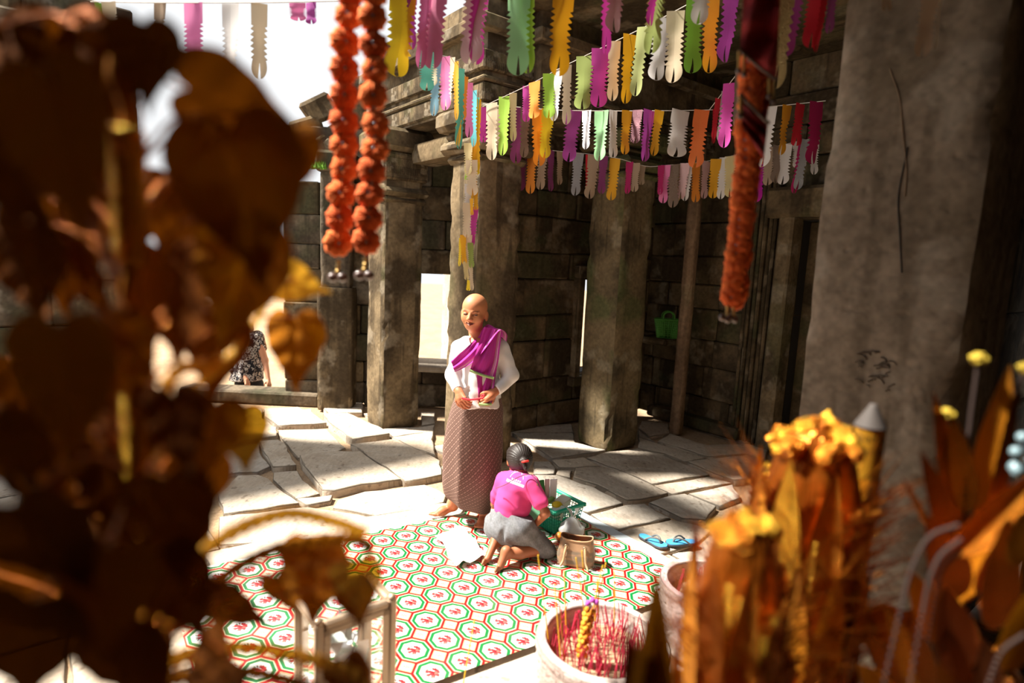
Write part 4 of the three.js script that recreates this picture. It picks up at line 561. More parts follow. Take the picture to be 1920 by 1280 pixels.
{ // red sequined banner with rosette rope
  const d = 1.5, top = W(1425, 0, d), s = d / FOCAL, rel = (x, y, dd = d) => W(x, y, dd).sub(top), o = thing('red_banner_garland', 'dark red banner with gold bead tassels over an orange rosette rope', 'garland', top), r = rng(73);
  const red = std([0.36, 0.012, 0.016], 0.75, { side: THREE.DoubleSide, bumpMap: sparkle, bumpScale: 0.004 });
  mesh('cord', tube([[1425, -150], [1425, 0], [1420, 150], [1408, 300], [1395, 420], [1378, 565]].map(([x, y]) => rel(x, y)), 0.003, 40, 5), cordMat, o);
  const panel = (q, dd) => { const pos = [], idx = [], N = 14, uv = []; for (let i = 0; i <= N; i++) for (let j = 0; j <= N; j++) { const u = i / N, v = j / N, x = mix(mix(q[0], q[2], u), mix(q[6], q[4], u), v), y = mix(mix(q[1], q[3], u), mix(q[7], q[5], u), v), p = rel(x, y, dd + 0.012 * Math.sin(u * 9 + v * 4) + 0.01 * Math.sin(v * 17 + u * 3)); pos.push(p.x, p.y, p.z); uv.push(u, v * 2); } for (let i = 0; i < N; i++) for (let j = 0; j < N; j++) { const a = i * (N + 1) + j; idx.push(a, a + 1, a + N + 1, a + 1, a + N + 2, a + N + 1); } return mesh('banner_cloth', geoFrom(pos, idx, uv), red, o); };
  panel([1398, -70, 1466, -70, 1456, 148, 1388, 96], 1.46); panel([1390, 178, 1440, 232, 1432, 300, 1390, 232], 1.46); panel([1392, 96, 1452, 146, 1432, 250, 1402, 200], 1.52);
  for (const q of [[1386, 92, 1456, 150], [1388, 176, 1442, 232]]) mesh('rod', tube([rel(q[0], q[1], 1.44), rel((q[0] + q[2]) / 2, (q[1] + q[3]) / 2 + 2, 1.44), rel(q[2], q[3], 1.44)], 0.004, 8, 6), nut, o);
  for (const [x, y0, y1] of [[1385, 97, 134], [1395, 105, 140], [1442, 148, 182], [1450, 154, 192], [1387, 182, 218], [1391, 184, 218]]) { const tas = mesh('tassel', join(Array.from({ length: 10 }, (_, k) => { const p = rel(x, mix(y0, y1 - 4, k / 9), 1.44); return at(new THREE.SphereGeometry(2.1 * s, 8, 6), p.x, p.y, p.z); })), goldBead, o); const p = rel(x, y1, 1.44), b = mesh('seed_bead', at(new THREE.SphereGeometry(5 * s, 10, 8), p.x, p.y, p.z), nut, o); }
  const line = [[1412, 120], [1414, 165], [1404, 240], [1408, 290], [1402, 335], [1398, 380], [1394, 425], [1389, 470], [1384, 515], [1379, 560]];
  for (let k = 0; k < 26; k++) { const t = k / 25 * (line.length - 1), i = Math.min(line.length - 2, Math.floor(t)), x = mix(line[i][0], line[i + 1][0], t - i), y = mix(line[i][1], line[i + 1][1], t - i); for (const q of [-1, 1]) { const m = mesh('rosette', rosetteGeo, felt[k % 2], o); m.position.copy(rel(x + q * 8, y + q * 4, d + 0.006 * q)); m.scale.set(20 * s, 20 * s, 15 * s); m.rotation.set((r() - 0.5) * 0.8, q * (0.25 + r() * 0.5), r() * 6); const b = mesh('stud', sph, pearl, m); b.scale.setScalar(0.11); b.position.z = 0.15; } }
  for (const q of [-1, 1]) { for (let k = 0; k < 3; k++) { const m = mesh('bead', sph, goldBead, o); m.position.copy(rel(1370 + q * 6, 576 + k * 7)); m.scale.setScalar(3.4 * s); } for (const e of [-1, 1]) { const m = mesh('seed_bead', sph, nut, o); m.position.copy(rel(1366 + q * 7 + e * 5, 597 + e * 2)); m.scale.setScalar(6.5 * s); } }
}

// ---------- people ----------
const lin = (r, g, b) => [Math.pow(r / 255, 2.2), Math.pow(g / 255, 2.2), Math.pow(b / 255, 2.2)];
const skinMat = phys([1, 1, 1], 0.55, { vertexColors: true, sheen: 0.2 });
function boundsOf(list, pad) { const b = new THREE.Box3(); for (const p of list) b.expandByPoint(p); return b.expandByScalar(pad); }
// five separate fingers: palm centre, direction of the fingers, palm normal, thumb side
function hand(wrist, dir, nrm, side, s = 1, curl = 0.7) {
  dir = dir.clone().normalize(); nrm = nrm.clone().addScaledVector(dir, -nrm.dot(dir)).normalize(); const lat = dir.clone().cross(nrm).multiplyScalar(side), fs = [], P = (a, b, c) => wrist.clone().addScaledVector(dir, a * s).addScaledVector(lat, b * s).addScaledVector(nrm, c * s);
  fs.push(blend([cone(P(0, 0, 0), P(0.045, 0.012, 0), 0.021 * s, 0.019 * s), cone(P(0.02, -0.012, 0), P(0.062, -0.02, 0), 0.016 * s, 0.013 * s), cone(P(0.03, 0.014, 0), P(0.066, 0.018, 0), 0.016 * s, 0.013 * s)], 0.016 * s));
  [[0.026, 1], [0.009, 1.08], [-0.009, 1.0], [-0.026, 0.82]].forEach(([b, l], i) => { const c = curl * (1 + 0.08 * i); let p = P(0.066, b, 0), q = p.clone(), ang = 0; const pts = [[p.clone(), 0.0088 * s]]; for (const seg of [0.036, 0.024, 0.02]) { ang += c * 0.62; q = q.clone().addScaledVector(dir, Math.cos(ang) * seg * l * s).addScaledVector(nrm, -Math.sin(ang) * seg * l * s); pts.push([q.clone(), 0.008 * s - pts.length * 0.0006 * s]); } fs.push(chain(pts, 0.003)); });
  fs.push(chain([[P(0.018, 0.022, 0), 0.0105 * s], [P(0.038, 0.044, -0.01), 0.0095 * s], [P(0.06, 0.05, -0.024), 0.0085 * s], [P(0.076, 0.044, -0.034), 0.0075 * s]], 0.004));
  return (x, y, z) => { let d = fs[0](x, y, z); for (let i = 1; i < fs.length; i++) d = smin(d, fs[i](x, y, z), 0.005); return d; };
}
const mergeIdx = gs => mergeGeometries(gs.map(g => g.index ? g.toNonIndexed() : g));
{ // the old woman
  const D = 3.47, J = (x, y, dz = 0) => W(x, y, D - dz), base = FL(898, 985, MATY);
  const o = thing('person', 'old shaven-headed woman in white blouse and pink shoulder cloth smiling', 'person');
  const skinC = lin(196, 128, 88), H = J(889, 587, 0.0), turn = new THREE.Quaternion().setFromEuler(new THREE.Euler(0.04, -0.24, -0.04)), hp = (x, y, z) => V(x, y, z).applyQuaternion(turn).add(H);
  const head = blend([ball(hp(0, 0.035, -0.01), 0.074, 0.08, 0.088, turn), ball(hp(0, -0.025, 0.012), 0.063, 0.077, 0.066, turn), ball(hp(0, -0.075, 0.03), 0.03, 0.026, 0.03, turn), ball(hp(-0.039, -0.024, 0.046), 0.022, 0.023, 0.018, turn), ball(hp(0.039, -0.024, 0.046), 0.022, 0.023, 0.018, turn), cone(H.clone().add(V(0.004, -0.06, -0.02)), J(896, 640, -0.03), 0.042, 0.05)], 0.022);
  const nose = blend([cone(hp(0, 0.015, 0.072), hp(0, -0.022, 0.09), 0.008, 0.0115), ball(hp(0, -0.027, 0.082), 0.0185, 0.0095, 0.012, turn)], 0.008), ears = [-1, 1].map(s => ball(hp(s * 0.075, -0.012, -0.012), 0.01, 0.03, 0.018, turn)), brow = [-1, 1].map(s => cone(hp(s * 0.012, 0.017, 0.072), hp(s * 0.044, 0.018, 0.058), 0.007, 0.006)), eyeS = [-1, 1].map(s => ball(hp(s * 0.029, 0.001, 0.075), 0.0165, 0.009, 0.011, turn)), lid = [-1, 1].map(s => ball(hp(s * 0.029, 0.001, 0.066), 0.015, 0.0085, 0.009, turn)), mouth = blend([cone(hp(-0.02, -0.05, 0.07), hp(0, -0.055, 0.082), 0.002, 0.0032), cone(hp(0, -0.055, 0.082), hp(0.02, -0.05, 0.07), 0.0032, 0.002)], 0.004), lips = [[-0.0495, 0.076], [-0.0625, 0.077]].map(([y, z]) => blend([cone(hp(-0.025, -0.05, 0.066), hp(0, y, z), 0.004, 0.006), cone(hp(0, y, z), hp(0.025, -0.05, 0.066), 0.006, 0.004)], 0.004));
  const headF = (x, y, z) => { let d = head(x, y, z); d = smin(d, nose(x, y, z), 0.008); for (const e of [...ears, ...brow]) d = smin(d, e(x, y, z), 0.008); for (const e of eyeS) d = -smin(-d, e(x, y, z), 0.006); for (const e of lid) d = smin(d, e(x, y, z), 0.003); for (const e of lips) d = smin(d, e(x, y, z), 0.004); d = Math.max(d, -mouth(x, y, z)); return d; };
  const headC = (x, y, z) => { for (const s of [-1, 1]) { const e = hp(s * 0.029, 0.0005, 0.074), dx = V(x, y, z).sub(e).applyQuaternion(turn.clone().invert()); if (Math.abs(dx.y + 4 * dx.x * dx.x * 1.5) < 0.0035 && Math.abs(dx.x) < 0.014 && dx.z > -0.03) return lin(38, 22, 18); const b = hp(s * 0.03, 0.021, 0.066), db = V(x, y, z).sub(b).applyQuaternion(turn.clone().invert()); if (Math.abs(db.y + 6 * db.x * db.x) < 0.0028 && Math.abs(db.x) < 0.016 && db.z > -0.03) return lin(120, 72, 52); } if (mouth(x, y, z) < 0.0018) return lin(84, 34, 28); for (const l of lips) if (l(x, y, z) < 0.0012) return lin(176, 104, 76); const n = noise3(x * 60, y * 60, z * 60) * 0.06; return skinC.map(c => c * (1 + n)); };
  const parts = []; { const b = boundsOf([hp(-0.1, -0.06, 0), hp(0.1, 0.13, 0.1), H.clone().add(V(0, -0.16, -0.1)), H.clone().add(V(0, 0.13, 0.02))], 0.03); parts.push(netMesh(headF, b.min, b.max, 0.0042, headC)); }
  // hands
  const wr = J(860, 733, 0.13), wl = J(928, 735, 0.13), hr = hand(wr, V(0.35, -0.62, 0.55), V(-0.5, 0.25, 0.75), 1, 0.98, 0.95), hl = hand(wl, V(-0.72, -0.3, 0.4), V(0.2, 0.35, 0.85), -1, 0.98, 0.95), handC = () => lin(186, 112, 76);
  for (const [w, e, f] of [[wr, J(849, 705, 0.05), hr], [wl, J(960, 708, 0.03), hl]]) { const arm = cone(e.clone().lerp(w, 0.3), w, 0.03, 0.022), F = (x, y, z) => smin(arm(x, y, z), f(x, y, z), 0.012), b = boundsOf([w, e.clone().lerp(w, 0.5)], 0.1); b.expandByPoint(w.clone().add(V(w === wr ? 0.05 : -0.09, -0.1, 0.08))); parts.push(netMesh(F, b.min, b.max, 0.0042, handC)); }
  // legs and feet
  for (const [hip, kn, an, toe, k] of [[J(905, 800, 0), J(905, 880, 0.05), J(908, 962, 0.0), J(899, 986, 0.09), 0], [J(878, 800, 0), J(868, 880, 0.0), J(850, 944, -0.08), J(816, 968, -0.05), 1]]) { const heel = an.clone().add(V(k ? 0.0 : 0.01, -0.03, -0.03)), t2 = toe.clone(); t2.y = Math.max(t2.y, 0.035); heel.y = Math.max(heel.y, 0.04); const F = blend([cone(hip, kn, 0.065, 0.05), cone(kn, an, 0.048, 0.03), cone(an, heel, 0.03, 0.027), cone(heel, heel.clone().lerp(t2, 0.65), 0.027, 0.026), cone(heel.clone().lerp(t2, 0.6), t2, 0.027, 0.014)], 0.02); const lat = V(0.02, 0, 0.006), toes = [-1.1, -0.5, 0, 0.5, 1].map((q, i) => cone(t2.clone().lerp(heel, 0.12).addScaledVector(lat, q), t2.clone().addScaledVector(lat, q * 1.2).add(t2.clone().sub(heel).setY(0).normalize().multiplyScalar(0.016 - Math.abs(q + 0.5) * 0.006)), 0.0095, 0.008)); const G = (x, y, z) => { let d = F(x, y, z); for (const t of toes) d = smin(d, t(x, y, z), 0.005); return d; }; const b = boundsOf([hip, kn, an, toe, heel], 0.09); parts.push(netMesh(G, b.min, b.max, 0.0085, handC)); }
  const core = blend([cone(J(897, 655, -0.02), J(898, 700, -0.02), 0.09, 0.095), cone(J(898, 700, -0.02), J(896, 775, -0.02), 0.095, 0.1)], 0.03); { const b = boundsOf([J(897, 655), J(896, 775)], 0.14); parts.push(netMesh(core, b.min, b.max, 0.02, handC)); }
  mesh('body', mergeIdx(parts), skinMat, o).userData.label = 'tanned skin and shaven head';
  // blouse
  const tors = blend([cone(J(880, 652, -0.01), J(922, 652, -0.01), 0.07, 0.07), cone(J(898, 672, 0), J(899, 720, 0.005), 0.118, 0.118), cone(J(899, 720, 0.005), J(898, 757, 0.01), 0.118, 0.135), cone(J(866, 655, -0.01), J(934, 657, -0.01), 0.055, 0.058)], 0.045), slR = chain([[J(862, 655, 0), 0.056], [J(850, 703, 0.05), 0.042], [J(858, 730, 0.115), 0.031]], 0.03), slL = chain([[J(938, 656, 0), 0.057], [J(958, 704, 0.03), 0.043], [J(933, 731, 0.115), 0.032]], 0.03), neckA = J(893, 610, 0.02), neckB = J(893, 648, 0.06), hem = J(898, 757).y;
  const blo = (x, y, z) => { let d = smin(tors(x, y, z), slR(x, y, z), 0.02); d = smin(d, slL(x, y, z), 0.02); d += 0.0035 * Math.sin(y * 70 + x * 30 + 3 * noise3(x * 9, y * 9, z * 9)) * (0.5 + 0.5 * noise3(x * 12, y * 7, z * 12)) + 0.004 * noise3(x * 22, y * 12, z * 22); d = Math.max(d, hem - y + 0.008 * Math.sin(x * 30)); const nk = cone(neckA, neckB, 0.07, 0.028)(x, y, z); d = Math.max(d, -nk); for (const [w, dir] of [[J(858, 731, 0.118), V(0.25, -0.6, 0.6)], [J(931, 732, 0.118), V(-0.75, -0.3, 0.5)]]) { const n = dir.clone().normalize(), q = (x - w.x) * n.x + (y - w.y) * n.y + (z - w.z) * n.z; if (Math.hypot(x - w.x, y - w.y, z - w.z) < 0.07) d = Math.max(d, q); } return d; };
  { const b = boundsOf([J(838, 640), J(972, 640), J(840, 770), J(900, 700, 0.18), J(900, 700, -0.16)], 0.05); mesh('blouse', netMesh(blo, b.min, b.max, 0.0075), cloth([0.78, 0.75, 0.74]), o).userData.label = 'white long-sleeved cotton blouse'; }
  // sarong
  const print = canvasTex(256, 256, (c, w) => { c.fillStyle = '#5f463d'; c.fillRect(0, 0, w, w); c.lineWidth = 9; for (let k = -8; k < 16; k++) { c.strokeStyle = k % 2 ? '#94766a' : '#7f6156'; c.setLineDash(k % 2 ? [26, 10] : [8, 12]); c.beginPath(); c.moveTo(k * 32, 0); c.lineTo(k * 32 - 256, 256); c.stroke(); } c.setLineDash([]); }); print.repeat.set(7, 5);
  const rings = [[742, 897, 44, 0.112], [765, 895, 50, 0.125], [800, 890, 54, 0.13], [840, 886.5, 57.5, 0.14], [880, 884, 56, 0.15], [910, 879, 52, 0.14], [930, 876, 47, 0.125], [940, 876, 44, 0.115]], pos = [], uv = [], idx = [], N = 96, R = 40;
  for (let k = 0; k <= R; k++) { const t = k / R * (rings.length - 1), i = Math.min(rings.length - 2, Math.floor(t)), f = t - i, q = rings[i].map((v, m) => mix(v, rings[i + 1][m], f)), c = J(q[1], q[0], 0), hw = q[2] * D / FOCAL, tt = k / R; for (let j = 0; j <= N; j++) { const a = j / N * 6.2832, fold = 1 + tt * (0.035 * Math.sin(a * 7 + tt * 2) + 0.03 * Math.sin(a * 4 + 1)) + 0.06 * Math.exp(-Math.pow((a - 2.1 + tt * 0.35) / 0.12, 2)) * (0.4 + tt); const cx = Math.cos(a), sz = Math.sin(a); pos.push(c.x + cx * hw * fold, c.y - tt * tt * 0.055 * cx, c.z + 0.01 + sz * q[3] * fold); uv.push(j / N, tt); } }
  for (let k = 0; k < R; k++) for (let j = 0; j < N; j++) { const a = k * (N + 1) + j; idx.push(a, a + 1, a + N + 1, a + 1, a + N + 2, a + N + 1); }
  mesh('sarong', geoFrom(pos, idx, uv), std([1, 1, 1], 0.9, { map: print, side: THREE.DoubleSide }), o).userData.label = 'brown patterned wrap skirt';
  // shoulder cloth: draped band across the chest, over the shoulder, and a hanging end
  const scarfPrint = canvasTex(256, 256, (c, w) => { c.fillStyle = '#b92b96'; c.fillRect(0, 0, w, w); const r = rng(3); for (let k = 0; k < 16; k++) { c.fillStyle = ['#ac2388', '#c03a9f', '#b22b90'][k % 3]; c.fillRect(0, r() * w, w, 2 + r() * 3); } c.fillStyle = '#dd9dc0'; c.fillRect(0, 18, w, 10); c.fillRect(0, 34, w, 5); c.fillStyle = '#c7a86a'; c.fillRect(0, 44, w, 4); for (let x = 0; x < w; x += 14) { c.fillStyle = '#e7c3d2'; c.fillRect(x, 20, 7, 6); } });
  const scarf = std([1, 1, 1], 0.9, { map: scarfPrint, side: THREE.DoubleSide });
  const ribbon = (L, Rr, folds, n = 44, m = 16) => { const a = new THREE.CatmullRomCurve3(L), b = new THREE.CatmullRomCurve3(Rr), ps = [], ux = [], ix = []; for (let i = 0; i <= n; i++) { const p = a.getPoint(i / n), q = b.getPoint(i / n), nn = V(0, 0, 1); for (let j = 0; j <= m; j++) { const s = p.clone().lerp(q, j / m); s.addScaledVector(nn, 0.012 + folds * (0.006 * Math.sin(j / m * 12 + i / n * 3) + 0.004 * Math.sin(j / m * 23 + i * 0.2))); ps.push(s.x, s.y, s.z); ux.push(i / n * 2, j / m); } } for (let i = 0; i < n; i++) for (let j = 0; j < m; j++) { const k = i * (m + 1) + j; ix.push(k, k + 1, k + m + 1, k + 1, k + m + 2, k + m + 1); } return geoFrom(ps, ix, ux); };
  const onB = (x, y, out = 0.004) => { const r = rayOf(x, y).normalize(); let t = 2.6; for (let k = 0; k < 60; k++) { const q = EYE.clone().addScaledVector(r, t), d = blo(q.x, q.y, q.z); if (d < out) break; t += Math.max(d * 0.7, 0.002); if (t > 4.6) return J(x, y, 0.02); } return EYE.clone().addScaledVector(r, t); };
  const sw = o.children.length; const band = ribbon([onB(846, 676, 0.012), onB(860, 664, 0.014), onB(880, 646, 0.014), onB(895, 630, 0.014), J(908, 612, -0.01), J(916, 607, -0.06), J(920, 613, -0.12)], [onB(853, 697, 0.012), onB(872, 688, 0.014), onB(893, 672, 0.014), onB(912, 650, 0.014), J(938, 618, 0.05), J(950, 625, -0.02), J(950, 640, -0.12)], 1); mesh('shoulder_cloth', band, scarf, o).userData.label = 'pink cotton cloth over the shoulder';
  const fall = ribbon([J(908, 612, 0.05), onB(899, 640, 0.026), onB(890, 668, 0.026), onB(881, 694, 0.026)], [J(942, 619, 0.05), onB(938, 645, 0.026), onB(934, 680, 0.026), onB(926, 708, 0.026)], 1.2); mesh('cloth_end', fall, scarf, o);
  const fall2 = ribbon([onB(894, 700, 0.004), onB(896, 725, 0.006), J(898, 757, 0.15)], [onB(932, 690, 0.004), onB(926, 725, 0.006), J(922, 757, 0.15)], 1); mesh('cloth_end', fall2, scarf, o);
  for (const [p, q] of [[onB(881, 694, 0.036), onB(926, 709, 0.036)], [J(898, 757, 0.165), J(922, 757, 0.165)]]) mesh('green_hem', tube([p, p.clone().lerp(q, 0.5).add(V(0, -0.003, 0.004)), q], 0.008, 10, 6), cloth([0.3, 0.42, 0.16]), o);
  const a = J(866, 746, 0.2), b = J(906, 746, 0.215); const st = tag(mesh('red_thread', join([tube([a, J(880, 749, 0.21), b], 0.006, 12, 7), tube([b, J(908, 740, 0.21), J(902, 742, 0.2)], 0.005, 10, 6)]), std([0.6, 0.01, 0.03], 0.7)), 'short red cord held between the old woman\'s hands', 'cord');
}
{ // the girl kneeling with her back to us
  const D = 3.08, J = (x, y, dz = 0) => W(x, y, D - dz), o = thing('person', 'girl in pink shirt and grey shorts kneeling on the mat', 'person'), sk = () => lin(150, 92, 62), parts = [];
  const F = V(0.79, 0, -0.616), headC = J(974, 862, -0.12), neck = J(972, 888, -0.1);
  // head with face turned away, neck, ears
  const hq = new THREE.Quaternion().setFromEuler(new THREE.Euler(-0.5, 0.25, 0.05)), hp = (x, y, z) => V(x, y, z).applyQuaternion(hq).add(headC);
  const head = blend([ball(hp(0, 0.01, 0), 0.066, 0.076, 0.078, hq), ball(hp(0, -0.035, -0.03), 0.05, 0.052, 0.045, hq), cone(hp(0, -0.05, 0.01), neck, 0.035, 0.038), ball(hp(0, -0.02, -0.078), 0.012, 0.012, 0.012, hq), ball(hp(-0.064, -0.015, -0.005), 0.009, 0.02, 0.014, hq), ball(hp(0.064, -0.015, -0.005), 0.009, 0.02, 0.014, hq)], 0.012); { const b = boundsOf([headC, neck], 0.11); parts.push(netMesh(head, b.min, b.max, 0.006, sk)); }
  // arms
  const sR = J(1002, 912, 0.02), eR = J(1023, 962, 0.06), wR = J(1003, 984, -0.02), sL = J(940, 902, -0.1), eL = J(928, 945, -0.2), wL = J(965, 975, -0.28);
  for (const [s, e, w, k] of [[sR, eR, wR, -1], [sL, eL, wL, 1]]) { const dir = w.clone().sub(e), f = hand(w, V(-0.5, -0.35, -0.6), V(0, 1, 0.1), k, 0.72, 0.6), A = blend([cone(s, e, 0.031, 0.024), cone(e, w, 0.024, 0.017)], 0.012), G = (x, y, z) => smin(A(x, y, z), f(x, y, z), 0.01), b = boundsOf([s, e, w], 0.09); parts.push(netMesh(G, b.min, b.max, 0.0055, sk)); }
  // legs: shins folded on the mat, soles up
  const solesC = (x, y, z) => lin(196, 140, 104);
  for (const [kn, an, toe, k] of [[J(1024, 1040, 0.0), J(950, 1045, 0.12), J(938, 1066, 0.17), 0], [J(992, 1022, -0.22), J(930, 1028, 0.0), J(914, 1054, 0.1), 1]]) { for (const p of [kn, an, toe]) p.y = Math.max(p.y, p === toe ? 0.045 : p === kn ? 0.075 : 0.085); const heel = an.clone().add(V(-0.004, 0.024, 0.012)), lat = V(0.018, 0, -0.02), A = blend([cone(kn, an.clone().lerp(kn, 0.3), 0.042, 0.036), cone(an.clone().lerp(kn, 0.3), an, 0.036, 0.024), cone(an, heel, 0.024, 0.024), cone(heel, toe, 0.025, 0.02)], 0.02), toes = [-1, -0.5, 0, 0.5, 1].map(q => cone(toe.clone().addScaledVector(lat, q), toe.clone().addScaledVector(lat, q).add(V(-0.008, -0.014, 0.018 - Math.abs(q) * 0.004)), 0.0095, 0.008)), G = (x, y, z) => { let d = A(x, y, z); for (const t of toes) d = smin(d, t(x, y, z), 0.005); return d; }, b = boundsOf([kn, an, toe, heel], 0.06); parts.push(netMesh(G, b.min, b.max, 0.0065, sk)); }
  mesh('body', mergeIdx(parts), skinMat, o).userData.label = 'brown skin with bare feet';
  // hair: cap and short tail with red band
  const hairF = (x, y, z) => { const p = V(x, y, z).sub(headC).applyQuaternion(hq.clone().invert()); let d = ball(V(0, 0.012, 0.004), 0.074, 0.083, 0.086)(p.x, p.y, p.z); d = Math.max(d, -(p.z + 0.035) + Math.max(0, -(p.y + 0.0)) * -0.0 ); d = smin(d, ball(V(0, 0.045, -0.03), 0.066, 0.048, 0.05)(p.x, p.y, p.z), 0.01); d = smin(d, cone(V(0.004, -0.02, 0.085), V(0.01, -0.06, 0.085), 0.02, 0.011)(p.x, p.y, p.z), 0.012); return d + 0.0009 * Math.sin(Math.atan2(p.x, p.y + 0.03) * 40); };
  { const b = boundsOf([headC], 0.14); mesh('hair', netMesh(hairF, b.min, b.max, 0.005), phys([0.018, 0.012, 0.01], 0.55), o); const bd = hp(0.006, -0.022, 0.094); mesh('hair_band', at(new THREE.TorusGeometry(0.016, 0.006, 8, 18), bd.x, bd.y, bd.z, 1.2, 0.2, 0), std([0.65, 0.03, 0.02], 0.7), o); }
  // shirt
  const hipC = J(956, 976, -0.03), chest = J(968, 915, -0.06);
  const torso = blend([cone(hipC, J(962, 945, -0.05), 0.093, 0.095), cone(J(962, 945, -0.05), chest, 0.095, 0.094), cone(J(950, 903, -0.11), J(992, 908, -0.02), 0.055, 0.055), cone(neck, J(972, 905, -0.08), 0.04, 0.06)], 0.035), slv = [chain([[J(994, 908, 0.0), 0.052], [J(1013, 940, 0.04), 0.046]], 0.02), chain([[J(946, 902, -0.1), 0.052], [J(933, 932, -0.16), 0.046]], 0.02)], hemN = chest.clone().sub(hipC).normalize(), hemP = J(953, 978, -0.03);
  const shirt = (x, y, z) => { let d = torso(x, y, z); for (const s of slv) d = smin(d, s(x, y, z), 0.02); d += 0.003 * Math.sin(y * 110 + x * 40 + 2 * noise3(x * 10, y * 10, z * 10)) * step(0.42, 0.2, y) + 0.003 * noise3(x * 25, y * 25, z * 25); d = Math.max(d, -((x - hemP.x) * hemN.x + (y - hemP.y) * hemN.y + (z - hemP.z) * hemN.z)); const nk = Math.hypot(x - neck.x, (y - neck.y) * 0.6, z - neck.z) - 0.042; return Math.max(d, -nk); };
  const b = boundsOf([J(925, 880, -0.2), J(1025, 880, 0.1), J(925, 990, 0.1), J(1020, 990, -0.2)], 0.06), sg = netMesh(shirt, b.min, b.max, 0.0065); const p = sg.attributes.position, uv = sg.attributes.uv, lx = V(0.97, -0.1, 0.2).normalize(), ly = V(0.1, 0.95, -0.25).normalize(), c0 = J(966, 903, 0.03), q = V(0, 0, 0);
  for (let i = 0; i < p.count; i++) { q.fromBufferAttribute(p, i).sub(c0); const u = q.dot(lx) / 0.16 + 0.5, v = q.dot(ly) / 0.16 + 0.5; sg.attributes.normal.getZ(i) > 0.1 ? uv.setXY(i, clamp(u, 0.01, 0.99), clamp(v, 0.01, 0.99)) : uv.setXY(i, 0.02, 0.02); }
  const logo = canvasTex(256, 256, (c, w) => { c.fillStyle = '#cf3f80'; c.fillRect(0, 0, w, w); c.strokeStyle = '#f4c6e0'; c.lineWidth = 4; c.beginPath(); c.arc(128, 112, 62, 3.3, 6.1); c.stroke(); c.font = 'bold 30px sans-serif'; c.textAlign = 'center'; c.fillStyle = '#f6d5e8'; c.save(); c.translate(128, 124); c.rotate(0.16); for (let k = -2; k <= 2; k++) { c.beginPath(); c.ellipse(k * 19, -6, 6, 9, 0.3 * k, 0, 7); c.fill(); } c.fillStyle = '#ffffff'; c.fillRect(-84, 8, 168, 22); c.fillStyle = '#cf3f80'; for (let k = 0; k < 8; k++) c.fillRect(-74 + k * 20, 13 + (k % 3) * 3, 5, 9); c.restore(); });
  mesh('shirt', sg, cloth([1, 1, 1], { map: logo }), o).userData.label = 'pink short-sleeved shirt with a white print on the back';
  mesh('cord_strap', tube([J(930, 915, 0.02), J(948, 908, 0.075), J(975, 893, 0.045), J(996, 890, 0.03), J(1008, 905, 0.05), J(1012, 918, 0.03)], 0.0025, 40, 5), std([0.12, 0.05, 0.1]), o);
  // shorts
  const shorts = blend([cone(J(938, 985, -0.06), J(972, 990, 0.02), 0.094, 0.094), cone(J(955, 966, -0.03), J(955, 985, -0.02), 0.09, 0.098), cone(J(975, 995, 0.01), J(1022, 1032, 0.0), 0.078, 0.06), cone(J(942, 990, -0.12), J(992, 1018, -0.2), 0.078, 0.06)], 0.03), top = J(955, 962, -0.02), crease = cone(J(945, 985, 0.09), J(940, 1012, 0.07), 0.006, 0.012);
  const sF = (x, y, z) => { let d = shorts(x, y, z) + 0.0008 * noise3(x * 24, y * 24, z * 24) + 0.0025 * Math.sin(x * 90 + y * 70); d = -smin(-d, crease(x, y, z), 0.02); d = Math.max(d, (y - top.y) + 0.3 * (x - top.x) - 0.03); return Math.max(d, 0.034 - y); };
  const sb = boundsOf([J(915, 955, -0.25), J(1040, 955, 0.1), J(930, 1050, 0), J(1035, 1050, -0.25)], 0.08), denim = texture(128, (u, v) => { const n = fbm(u, v, 8, 8, 4, 71), f = fbm(u, v, 64, 64, 1, 72); return lerp3([0.175, 0.185, 0.205], [0.145, 0.15, 0.16], step(0.4, 0.65, n)).map(x => x * (0.8 + 0.4 * f)); });
  const shg = netMesh(sF, sb.min, sb.max, 0.007); boxUV(shg, 0.35); mesh('shorts', shg, cloth([1, 1, 1], { map: denim }), o).userData.label = 'faded grey denim shorts';
}
